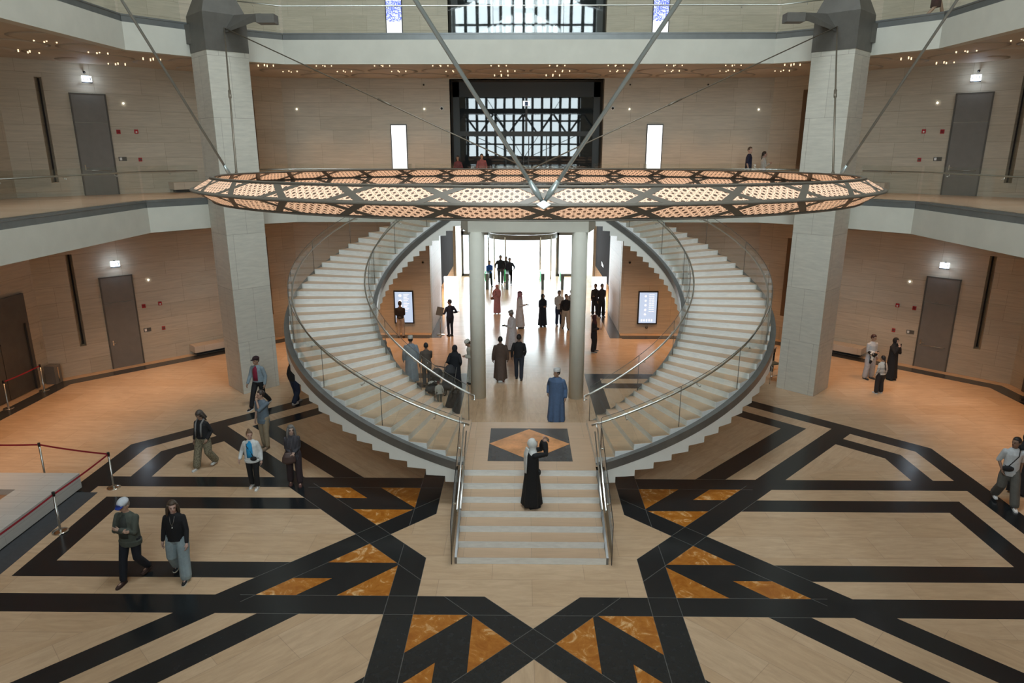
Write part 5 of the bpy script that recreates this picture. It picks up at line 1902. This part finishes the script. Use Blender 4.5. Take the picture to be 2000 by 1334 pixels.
def handheld(name, label, cat, size, col, hand='R', off=(0, 0.02, 0), rough=0.4):
    def f(J):
        o = own(name, label, cat, J)
        w = J['wR'] if hand == 'R' else J['wL']; e = J['eR'] if hand == 'R' else J['eL']
        d = (w - e).normalized(); c = w + d * 0.085 + Vector(off)
        q = MB(); q.box(c.x - size[0] / 2, c.x + size[0] / 2, c.y - size[1] / 2, c.y + size[1] / 2, c.z - size[2] / 2, c.z + size[2] / 2)
        q.build('case', cloth(col, rough), o)
        q = MB(); q.box(c.x - size[0] * .42, c.x + size[0] * .42, c.y - size[1] / 2 - 0.002, c.y - size[1] / 2, c.z - size[2] * .42, c.z + size[2] * .42)
        q.build('display', cloth((0.05, 0.06, 0.08), 0.2), o)
    return f


SK1 = (0.50, 0.32, 0.24); SK2 = (0.36, 0.22, 0.15); SK3 = (0.22, 0.13, 0.09); SK4 = (0.09, 0.055, 0.04)
BLK = (0.012, 0.012, 0.014); NVY = (0.012, 0.018, 0.04)


def necklace(J):
    T = J['T']; o = own('pendant_necklace', 'long necklace with a bright round pendant on the black sweater', 'necklace', J)
    q = MB(); q.tube([T(-0.05, 0.10, 1.44), T(-0.03, 0.145, 1.33), T(0, 0.152, 1.23), T(0.03, 0.145, 1.33), T(0.05, 0.10, 1.44)], 0.003, 5); q.build('chain', M['steel'], o)
    q = MB(); q.ball(T(0, 0.158, 1.215), 0.014, 8); q.build('pendant', M['white'], o)


# foreground, left
person('man in blue and white cap and green jacket walking with folded arms', (-8.12, -1.72), 172, 1.83, SK1, jacket=(0.075, 0.085, 0.07), top=(0.04, 0.045, 0.04), bottom=(0.012, 0.014, 0.022), head='ballcap', covercol=(0.62, 0.66, 0.72), brim=(0.02, 0.05, 0.30),
       hair=(0.25, 0.22, 0.2), L='cross', Rr='cross', stride=0.42, lead=-1, untuck=0.14, stout=1.12, nod=-18, shoes=(0.05, 0.025, 0.02), turn=-8)
person('woman with long hair in black sweater and pale wide jeans', (-7.22, -1.62), 186, 1.74, (0.52, 0.33, 0.27), top=(0.008, 0.008, 0.01), bottom=(0.28, 0.35, 0.38), wide=1.5, head='long', hair=(0.07, 0.045, 0.03), female=True, stout=1.2,
       L='fwd', Rr='down', stride=0.40, lead=1, untuck=0.03, turn=25, nod=-5, shoes=BLK, sole=(0.6, 0.58, 0.5), extras=[necklace])
def scarf(col, lab):
    def f(J):
        T = J['T']; o = own('neck_scarf', lab, 'scarf', J)
        q = MB()
        for sg in (-1, 1):
            q.tube([T(sg * 0.03, -0.09, 1.46), T(sg * 0.10, 0.0, 1.485), T(sg * 0.085, 0.125, 1.38), T(sg * 0.085, 0.165, 1.20), T(sg * 0.09, 0.165, 1.02)], [(0.02, 0.03), (0.02, 0.035), (0.018, 0.035), (0.014, 0.035), (0.012, 0.035)], 8)
        q.build('scarf_ends', cloth(col), o)
    return f


person('woman with grey streaked hair, black jacket, silver scarf and khaki print trousers', (-8.95, 3.45), 168, 1.70, SK2, top=BLK, bottom=(0.24, 0.21, 0.14), bottomkind='print', wide=1.2, head='curly', hair=(0.07, 0.055, 0.045), female=True, stout=1.15,
       L='pocket', Rr='down', stride=0.40, lead=-1, nod=-25, shoes=(0.6, 0.6, 0.58), extras=[scarf((0.22, 0.22, 0.22), 'long silver grey scarf hanging over the black jacket')])
person('man in blue grey shirt and khaki trousers with one hand at his mouth', (-7.75, 4.75), 160, 1.80, SK1, top=(0.13, 0.17, 0.21), bottom=(0.30, 0.24, 0.16), sleeves='elbow', head='short', hair=(0.04, 0.025, 0.02), L='mouth', Rr='down', untuck=0.16, stride=0.1, stout=1.05, turn=-40, shoes=(0.2, 0.15, 0.1))
person('woman in white blazer and blue top with a small black crossbody bag', (-7.15, 2.25), 182, 1.60, (0.52, 0.33, 0.26), jacket=(0.68, 0.70, 0.70), top=(0.02, 0.30, 0.62), bottom=BLK, head='bun', hair=(0.16, 0.09, 0.05), female=True, stout=1.1,
       L='down', Rr=(0.30, 0.08, 0.92), stride=0.12, untuck=0.12, turn=32, shoes=(0.7, 0.7, 0.68), extras=[strapbag('small black crossbody bag on the white blazer', BLK, -1, 0.96)])
def bigbag(J):
    o = own('slouchy_handbag', 'large brown slouchy handbag held by the grey-haired woman', 'bag', J)
    T = J['T']; c = T(0.10, 0.26, 0.90)
    q = MB(); q.tube([c + Vector((0, 0, 0.17)), c + Vector((0, 0, 0.05)), c + Vector((0, 0, -0.10)), c + Vector((0, 0, -0.16))], [(0.03, 0.10), (0.07, 0.17), (0.08, 0.19), (0.04, 0.12)], 14)
    remeshed(q, 'bag_body', cloth((0.07, 0.04, 0.035), 0.5), o, 0.014, 3)
    q = MB(); q.tube([c + Vector((-0.10, 0, 0.14)), c + Vector((-0.05, 0, 0.30)), c + Vector((0.05, 0, 0.30)), c + Vector((0.10, 0, 0.14))], 0.009, 6); q.build('bag_handle', cloth((0.06, 0.03, 0.03), 0.5), o)
def glasses(J):
    o = own('eyeglasses', 'thin eyeglasses on the grey-haired woman', 'glasses', J); q = MB(); HR = J['HR']
    for sg in (-1, 1):
        q.tube([HR @ Vector((sg * 0.031 + 0.022 * cos(2 * pi * i / 12), 0.102, 0.012 + 0.017 * sin(2 * pi * i / 12))) for i in range(12)], 0.002, 4, closed=True)
        q.tube([HR @ Vector((sg * 0.053, 0.10, 0.015)), HR @ Vector((sg * 0.08, 0.0, 0.01))], 0.002, 4)
    q.build('frame', M['black'], o)
person('older woman with curly grey hair in a dark pinstriped coat', (-6.15, 2.45), 195, 1.66, (0.50, 0.33, 0.26), top=(0.028, 0.026, 0.032), topkind='pinstripe', bottom=(0.035, 0.022, 0.025), head='curly', hair=(0.16, 0.15, 0.14), female=True, stout=1.15, L='clasp', Rr='clasp', untuck=0.24, stride=0.15, wide=0.7, turn=14, nod=8,
       shoes=(0.12, 0.05, 0.04), extras=[bigbag, glasses])
person('bearded man in dark cap, crimson shirt and pale blue jacket walking by the left pillar', (-9.15, 8.15), 165, 1.86, SK2, jacket=(0.22, 0.28, 0.32), top=(0.22, 0.012, 0.04), bottom=(0.010, 0.010, 0.012), head='flatcap', covercol=(0.03, 0.012, 0.015), hair=(0.02, 0.015, 0.012),
       L='down', Rr='fwd', stride=0.62, lead=-1, turn=-15, shoes=BLK, sole=(0.7, 0.7, 0.7))
person('woman in black top and dark jeans half hidden behind the left staircase', (-8.02, 8.4), 330, 1.72, SK2, top=BLK, bottom=(0.015, 0.022, 0.05), head='long', hair=(0.012, 0.01, 0.01), female=True, L='down', Rr='down', stride=0.35, untuck=0.04, wide=0.6, shoes=(0.45, 0.42, 0.40))
# on the steps
def photophone(J):
    o = own('smartphone', 'phone held up by the woman photographing on the steps', 'phone', J)
    c = (J['wL'] + J['wR']) / 2 + Vector((0, 0.09, 0.06)); q = MB(); q.box(c.x - 0.075, c.x + 0.075, c.y - 0.005, c.y + 0.005, c.z - 0.04, c.z + 0.04); q.build('case', M['black'], o)
    q = MB(); q.box(c.x - 0.07, c.x + 0.07, c.y - 0.007, c.y - 0.005, c.z - 0.035, c.z + 0.035); q.build('display', cloth((0.3, 0.28, 0.25), 0.2), o)
def drape(J):
    o = own('shawl_end', 'long white shawl end hanging down the back of the woman on the steps', 'shawl', J); T = J['T']; q = MB()
    q.tube([T(-0.02, -0.10, 1.52), T(-0.02, -0.155, 1.36), T(-0.01, -0.165, 1.12), T(0.0, -0.165, 0.90)], [(0.035, 0.09), (0.025, 0.10), (0.022, 0.09), (0.015, 0.06)], 14); remeshed(q, 'cloth', cloth((0.62, 0.62, 0.60)), o, 0.012, 3)
person('woman in black abaya and white headscarf photographing upwards on the steps', (0.02, 0.19), 292, 1.68, (0.45, 0.27, 0.2), robe=(0.007, 0.007, 0.008), head='hijab', covercol=(0.64, 0.64, 0.62), female=True, L='photo', Rr='photo', nod=22, stride=0.05, z=4 * RISER, shoes=BLK,
       extras=[photophone, drape, strapbag('small black handbag at the hip of the woman on the steps', (0.02, 0.02, 0.02), 1, 0.92, True, (0.07, 0.05, 0.09), 0.10)])
# behind the landing, looking aside
person('man in long blue robe and white cap standing behind the landing', (0.92, 6.88), 160, 1.80, SK2, robe=(0.075, 0.125, 0.23), head='kumma', covercol=(0.58, 0.58, 0.58), hair=(0.02, 0.015, 0.012), L='down', Rr=(0.24, -0.02, 0.93), turn=-42, stout=1.26, shoes=(0.02, 0.015, 0.01))
person('man in long brown robe walking away between the columns', (-1.0, 11.0), 4, 1.78, SK3, robe=(0.085, 0.055, 0.042), head='short', hair=(0.012, 0.01, 0.01), L='down', Rr='down', stride=0.45, stout=1.08, shoes=(0.2, 0.08, 0.05))
person('man in black jacket and dark jeans walking away between the columns', (-0.3, 11.15), -6, 1.80, SK3, top=BLK, bottom=(0.022, 0.027, 0.042), head='short', hair=(0.014, 0.01, 0.01), L='down', Rr='pocket', stride=0.2, stout=1.12, untuck=0.03)
W1 = (0.60, 0.58, 0.60)
person('older man in white robe and patterned grey cap facing left in the lobby', (-0.62, 15.2), 100, 1.78, SK3, robe=W1, head='kumma', covercol=(0.25, 0.24, 0.22), hair=(0.1, 0.1, 0.1), L='reach', Rr='down', stout=1.25, nod=-20, fine=False, extras=[handheld('smartphone', 'dark phone in the hand of the older man in white', 'phone', (0.03, 0.14, 0.05), BLK, 'L')])
person('man in white robe and pink headdress facing right in the lobby', (-0.28, 19.2), 262, 1.86, SK2, robe=(0.62, 0.58, 0.57), head='ghutra', covercol=(0.42, 0.20, 0.24), L='down', Rr='reach', fine=False, extras=[handheld('smartphone', 'dark phone held out by the man with the pink headdress', 'phone', (0.03, 0.15, 0.03), BLK, 'R')])
person('woman in dusty pink abaya and headscarf in the lobby', (-1.5, 22.3), 175, 1.60, SK2, robe=(0.42, 0.19, 0.20), head='hijab', covercol=(0.50, 0.22, 0.23), female=True, L='belly', Rr='hip', fine=False, shoes=(0.7, 0.6, 0.5),
       extras=[lambda J: strapbag('small brown handbag of the woman in pink', (0.16, 0.07, 0.05), 1, 0.92, False, (0.12, 0.05, 0.09), 0.02, x=0.27)(J)])
person('woman in long black abaya standing alone in the lobby', (0.86, 19.5), 200, 1.66, SK2, robe=(0.010, 0.013, 0.022), head='hijab', covercol=(0.012, 0.015, 0.022), female=True, L='belly', Rr='belly', fine=False)
person('man in white shirt and navy jeans at the left of three friends', (1.68, 19.7), 192, 1.80, SK2, top=(0.55, 0.51, 0.47), bottom=(0.015, 0.022, 0.05), head='short', hair=(0.04, 0.03, 0.025), L='pocket', Rr='belly', untuck=0.1, fine=False, shoes=(0.6, 0.55, 0.55), wide=0.2)
person('man in black sweater and beige trousers in front of two friends', (1.98, 19.0), 178, 1.78, SK2, top=(0.015, 0.013, 0.014), bottom=(0.42, 0.34, 0.26), head='short', hair=(0.05, 0.035, 0.025), L='down', Rr='down', stride=0.25, fine=False, wide=0.7, sole=(0.5, 0.45, 0.4))
person('person in white shirt, grey tunic skirt and black tights beside two friends', (2.33, 20.2), 170, 1.75, SK2, top=(0.55, 0.50, 0.47), bottom=(0.012, 0.012, 0.014), skirt=(0.20, 0.24, 0.27), head='short', hair=(0.02, 0.015, 0.015), L='down', Rr='belly', fine=False, wide=-0.5, shoes=(0.4, 0.3, 0.28),
       extras=[strapbag('dark red crossbody strap bag on the white shirt', (0.15, 0.03, 0.03), -1, 1.0, True, (0.07, 0.04, 0.05), 0.11, (0.15, 0.03, 0.03))])
person('person in black tracksuit just right of the right column', (3.72, 21.9), 150, 1.72, SK3, top=BLK, bottom=(0.013, 0.013, 0.018), head='short', hair=BLK, L='belly', Rr='pocket', fine=False, shoes=(0.6, 0.6, 0.6), wide=0.5)
person('tall person in black jacket in front of the right lightbox', (4.02, 21.6), 200, 1.78, SK3, top=(0.016, 0.016, 0.020), bottom=BLK, head='beard', hair=BLK, L='belly', Rr='down', fine=False, wide=0.5, untuck=0.05, shoes=(0.02, 0.02, 0.02), sole=(0.6, 0.6, 0.7))
person('woman in black abaya and dark headscarf partly hidden by the right column', (2.95, 15.0), 250, 1.66, SK2, robe=None, top=(0.010, 0.008, 0.010), bottom=(0.012, 0.010, 0.012), head='hijab', covercol=(0.05, 0.012, 0.015), female=True, L='belly', Rr='belly', fine=False, untuck=0.30, wide=1.0, sole=(0.6, 0.6, 0.6))
person('man in black polo and beige trousers reading the left information screen', (-5.85, 17.3), 3, 1.74, SK3, top=(0.016, 0.013, 0.015), bottom=(0.42, 0.36, 0.30), sleeves='short', head='short', hair=BLK, L='belly', Rr='belly', fine=False, wide=0.3, shoes=(0.06, 0.03, 0.02),
       extras=[strapbag('black waist bag worn at the back by the man at the screen', (0.02, 0.02, 0.022), -1, 0.98, True, (0.11, 0.05, 0.07), -0.14, BLK, 'waist_bag', -0.03)])
person('man in slim dark suit standing in front of the left lightbox', (-3.55, 17.55), 30, 1.78, SK2, top=(0.012, 0.014, 0.032), bottom=(0.010, 0.012, 0.022), head='short', hair=(0.03, 0.02, 0.03), L='out', Rr='out', fine=False, wide=-0.4, untuck=0.02, turn=40)
# behind the left staircase
person('man in long pale blue grey robe and white cap seen through the glass', (-4.35, 10.8), 10, 1.80, SK2, robe=(0.25, 0.29, 0.33), head='kumma', covercol=(0.62, 0.62, 0.58), hair=(0.02, 0.015, 0.012), L='down', Rr='down', stout=1.1, shoes=(0.05, 0.04, 0.04))
person('boy in brown quilted jacket beside the strollers', (-3.72, 10.4), 15, 1.66, SK3, top=(0.085, 0.068, 0.055), bottom=(0.03, 0.03, 0.035), head='short', hair=BLK, L='down', Rr='push', untuck=0.16, stout=1.1)
person('woman in black abaya seen from behind beside the left column', (-2.62, 9.95), -8, 1.70, SK2, robe=(0.008, 0.009, 0.013), head='hijab', covercol=(0.010, 0.010, 0.014), female=True, L='hip', Rr='hip', stout=1.08, nod=-15)
person('man in white cap and cream robe peeping from behind the left column', (-2.04, 10.7), 110, 1.72, SK2, robe=(0.55, 0.55, 0.48), head='kumma', covercol=(0.65, 0.65, 0.60), hair=(0.02, 0.015, 0.012), L='belly', Rr='belly', nod=-30, lean=12)
person('child in grey headscarf and long coat beyond the left staircase', (-5.35, 10.9), 20, 1.62, SK2, robe=(0.10, 0.095, 0.10), head='hijab', covercol=(0.13, 0.12, 0.12), female=True, L='down', Rr='back')
# far lobby
person('person in bright blue hooded jacket near the left gate', (-2.25, 30.2), 200, 1.68, SK2, top=(0.015, 0.08, 0.42), bottom=(0.02, 0.03, 0.03), head='short', hair=BLK, L='belly', Rr='belly', fine=False, stride=0.3, untuck=0.05)
person('big man in black jacket and grey side-striped trousers at the gates', (-1.55, 30.9), 175, 1.92, SK3, top=(0.012, 0.014, 0.018), bottom=(0.07, 0.07, 0.08), head='short', hair=BLK, L='pocket', Rr='out', fine=False, stout=1.2, stride=0.2, sole=(0.6, 0.6, 0.6))
person('person half hidden behind the big man at the gates', (-1.2, 31.5), 190, 1.75, SK3, top=BLK, bottom=(0.02, 0.02, 0.03), head='short', hair=BLK, fine=False, stride=0.2)
person('slim person in dark clothes right of the big man at the gates', (-0.95, 30.6), 185, 1.80, SK3, top=(0.015, 0.018, 0.035), bottom=BLK, head='short', hair=(0.04, 0.04, 0.06), L='out', Rr='down', fine=False, wide=-0.4, stride=0.2)
person('distant visitor in grey outside the glass doors', (5.3, 44.0), 190, 1.72, SK2, top=(0.2, 0.24, 0.22), bottom=(0.12, 0.16, 0.22), head='short', fine=False, stride=0.4)
person('distant visitor in blue outside the glass doors', (6.6, 46.5), 10, 1.75, SK2, top=(0.08, 0.15, 0.32), bottom=(0.10, 0.14, 0.25), head='short', fine=False, stride=0.4)
person('distant visitor in long white robe outside the glass doors', (9.0, 47.0), 10, 1.78, SK2, robe=(0.6, 0.6, 0.62), head='short', fine=False)
def _bundle(J):
    o = own('patterned_scarf', 'black and white patterned cloth over the arm of the young man in white', 'cloth', J); T = J['T']; q = MB()
    q.tube([T(-0.17, 0.16, 1.08), T(0.0, 0.20, 1.02), T(0.18, 0.19, 1.06), T(0.26, 0.12, 1.12)], [(0.07, 0.05), (0.11, 0.06), (0.09, 0.06), (0.05, 0.05)], 12)
    q.tube([T(0.06, 0.19, 1.02), T(0.12, 0.20, 0.82), T(0.16, 0.18, 0.66)], [0.10, 0.07, 0.035], 10)
    remeshed(q, 'cloth', cloth((0.62, 0.60, 0.55), kind='cow'), o, 0.014, 3)
# right side
person('young man in white shirt and trousers holding a black and white bundle', (13.15, 11.45), 195, 1.76, SK2, top=(0.50, 0.52, 0.54), bottom=(0.44, 0.44, 0.46), wide=1.1, head='short', hair=(0.05, 0.015, 0.012), L='down', Rr='belly', untuck=0.05, nod=-15, turn=20, shoes=(0.05, 0.05, 0.05),
       extras=[lambda J: _bundle(J)])
person('woman in black headscarf and abaya holding a phone to her face', (13.95, 11.35), 200, 1.66, (0.5, 0.33, 0.26), robe=(0.010, 0.009, 0.010), head='hijab', covercol=(0.010, 0.009, 0.010), female=True, L=(0.03, 0.20, 1.38), Rr=(0.03, 0.20, 1.38), nod=-12,
       extras=[handheld('smartphone', 'phone held by the woman in black near the right benches', 'phone', (0.07, 0.012, 0.14), BLK, 'R', (-0.03, 0.03, 0.02))])
person('girl with long braid in black and white striped top, seen from behind', (12.72, 9.75), 20, 1.42, SK2, top=(0.60, 0.58, 0.54), topkind='stripe', bottom=(0.022, 0.018, 0.018), wide=0.9, head='braid', hair=(0.012, 0.01, 0.012), female=True, L='down', Rr='down', untuck=0.02, stout=1.15, nod=-4, shoes=(0.6, 0.6, 0.6))
person('man in white t-shirt and grey trousers with a black crossbody bag at the right edge', (11.78, 1.62), 160, 1.82, SK3, top=(0.50, 0.52, 0.54), bottom=(0.10, 0.095, 0.085), sleeves='elbow', head='short', hair=(0.02, 0.014, 0.012), L='back', Rr='pocket', untuck=0.14, stride=0.45, lead=1, turn=-52, wide=1.1,
       shoes=(0.66, 0.66, 0.66), extras=[strapbag('small black crossbody bag on the white t-shirt', BLK, 1, 1.0, True, (0.13, 0.055, 0.075), 0.13)])
person('person in black at the right edge beside the man in the white t-shirt', (12.45, 2.15), 170, 1.66, SK2, robe=(0.010, 0.010, 0.012), head='hijab', covercol=BLK, female=True)
person('person in black walking out of view by the right wall', (17.35, 8.6), 200, 1.72, SK2, top=BLK, bottom=BLK, head='short', hair=BLK, stride=0.4, fine=False)
# galleries
person('man in navy t-shirt walking on the middle gallery at the back right', (9.3, 16.0), 250, 1.80, SK1, top=(0.012, 0.016, 0.045), bottom=(0.04, 0.05, 0.07), sleeves='short', head='short', hair=(0.04, 0.025, 0.015), z=6.84, fine=False, untuck=0.1, stride=0.3, turn=-40)
person('woman with dark ponytail and white shirt on the middle gallery', (9.95, 16.1), 268, 1.62, (0.45, 0.28, 0.22), top=(0.48, 0.47, 0.44), bottom=(0.2, 0.2, 0.22), head='ponytail', hair=(0.025, 0.014, 0.01), female=True, z=6.84, fine=False, stride=0.3, L='phone', Rr='phone', nod=8)
person('visitor in blue shorts walking on the top gallery at the right', (12.95, 10.2), 250, 1.75, SK2, top=(0.03, 0.06, 0.11), bottom=(0.03, 0.02, 0.02), bare_legs=True, skirt=(0.05, 0.012, 0.015), z=Z3 - 0.03, fine=False, stride=0.5)
person('visitor in a pink top behind the balustrade in front of the glazed portal', (-1.95, 17.0), 185, 1.50, SK2, top=(0.25, 0.08, 0.08), bottom=BLK, head='short', z=6.84, fine=False)
person('visitor in red at the far left of the glazed portal', (-3.0, 17.2), 170, 1.42, SK2, top=(0.12, 0.03, 0.04), bottom=BLK, head='long', female=True, z=6.84, fine=False)
person('person in dark coat sitting on the bench behind the left pillar', (-12.9, 14.9), 235, 1.72, SK2, top=(0.03, 0.025, 0.025), bottom=(0.02, 0.02, 0.025), head='long', hair=(0.02, 0.015, 0.012), sit=True, lean=14, L='push', Rr='push', fine=False)


# ------------------------------------------------------------------ strollers and toddler
def stroller(label, pos, yaw, canopy, seatc):
    r = empty('baby_stroller', label, 'stroller', (pos[0], pos[1], 0), radians(yaw), 'baby strollers')
    fr = M['metal']
    for sg in (-1, 1):
        q = MB(); q.tube([(sg * 0.23, -0.42, 1.02), (sg * 0.23, -0.30, 0.92), (sg * 0.22, 0.05, 0.45), (sg * 0.16, 0.36, 0.12)], 0.013, 8)
        q.tube([(sg * 0.22, 0.0, 0.52), (sg * 0.23, -0.28, 0.14)], 0.012, 8); q.build('frame_tube', fr, r)
        for (y, z, rad) in ((-0.28, 0.125, 0.12), (0.36, 0.09, 0.085)):
            q = MB(); x = sg * (0.26 if y < 0 else 0.17)
            q.tube([(x, y + rad * 0.8 * cos(2 * pi * i / 18), z + rad * 0.8 * sin(2 * pi * i / 18)) for i in range(18)], 0.02, 8, closed=True)
            w = q.build('wheel', M['black'], r)
            q = MB(); q.lathe([(0.02, -0.015), (rad * 0.55, -0.01), (rad * 0.55, 0.01), (0.02, 0.015)], 12, mat=Matrix.Translation((x, y, z)) @ Matrix.Rotation(pi / 2, 4, 'Y')); q.build('hub', fr, w)
    q = MB(); q.tube([(-0.23, -0.42, 1.02), (0.23, -0.42, 1.02)], 0.018, 8); q.build('push_handle', M['black'], r)
    q = MB(); q.tube([(0, -0.22, 0.92), (0, -0.12, 0.66), (0, 0.0, 0.47), (0, 0.22, 0.45), (0, 0.34, 0.30)], [(0.02, 0.18), (0.03, 0.19), (0.04, 0.19), (0.03, 0.19), (0.02, 0.16)], 12); q.build('seat', cloth(seatc), r)
    q = MB(); vs = []; fs = []
    for i in range(9):
        t = radians(-20 + 130 * i / 8)
        for j in range(9):
            u = pi * j / 8
            vs.append((0.23 * cos(u), -0.16 + 0.34 * sin(u) * cos(t + 0.6) * 0.9, 0.70 + 0.34 * sin(u) * sin(t + 0.6)))
    for i in range(8):
        for j in range(8):
            fs.append((i * 9 + j, i * 9 + j + 1, (i + 1) * 9 + j + 1, (i + 1) * 9 + j))
    q.add(vs, fs, 0, True); o = q.build('canopy', cloth(canopy), r)
    md = o.modifiers.new('t', 'SOLIDIFY'); md.thickness = 0.012
    q = MB(); q.box(-0.17, 0.17, -0.22, 0.16, 0.16, 0.30); q.build('basket', M['black'], r)
    return r


stroller('black baby stroller with a striped blanket, nearer the staircase', (-3.30, 9.15), 150, (0.02, 0.02, 0.022), (0.03, 0.03, 0.032))
q = MB(); q.tube([(-0.15, 0, 0), (0, 0.02, 0.06), (0.16, 0, 0.02)], [(0.11, 0.03), (0.12, 0.04), (0.10, 0.03)], 10)
tag(q.build('striped_blanket', cloth((0.5, 0.5, 0.48), kind='cow'), None, (-3.33, 9.02, 0.56)), 'grey and white blanket lying in the nearer stroller', 'blanket')
stroller('dark grey baby stroller with big canopy beside the left column', (-2.82, 9.55), 170, (0.035, 0.036, 0.04), (0.03, 0.03, 0.032))
person('toddler with reddish hair in white shirt standing between the strollers', (-3.02, 8.35), 30, 0.86, SK1, top=(0.42, 0.40, 0.36), bottom=(0.10, 0.10, 0.09), head='short', hair=(0.08, 0.015, 0.012), stout=1.35, lean=14, nod=-15, untuck=0.1)
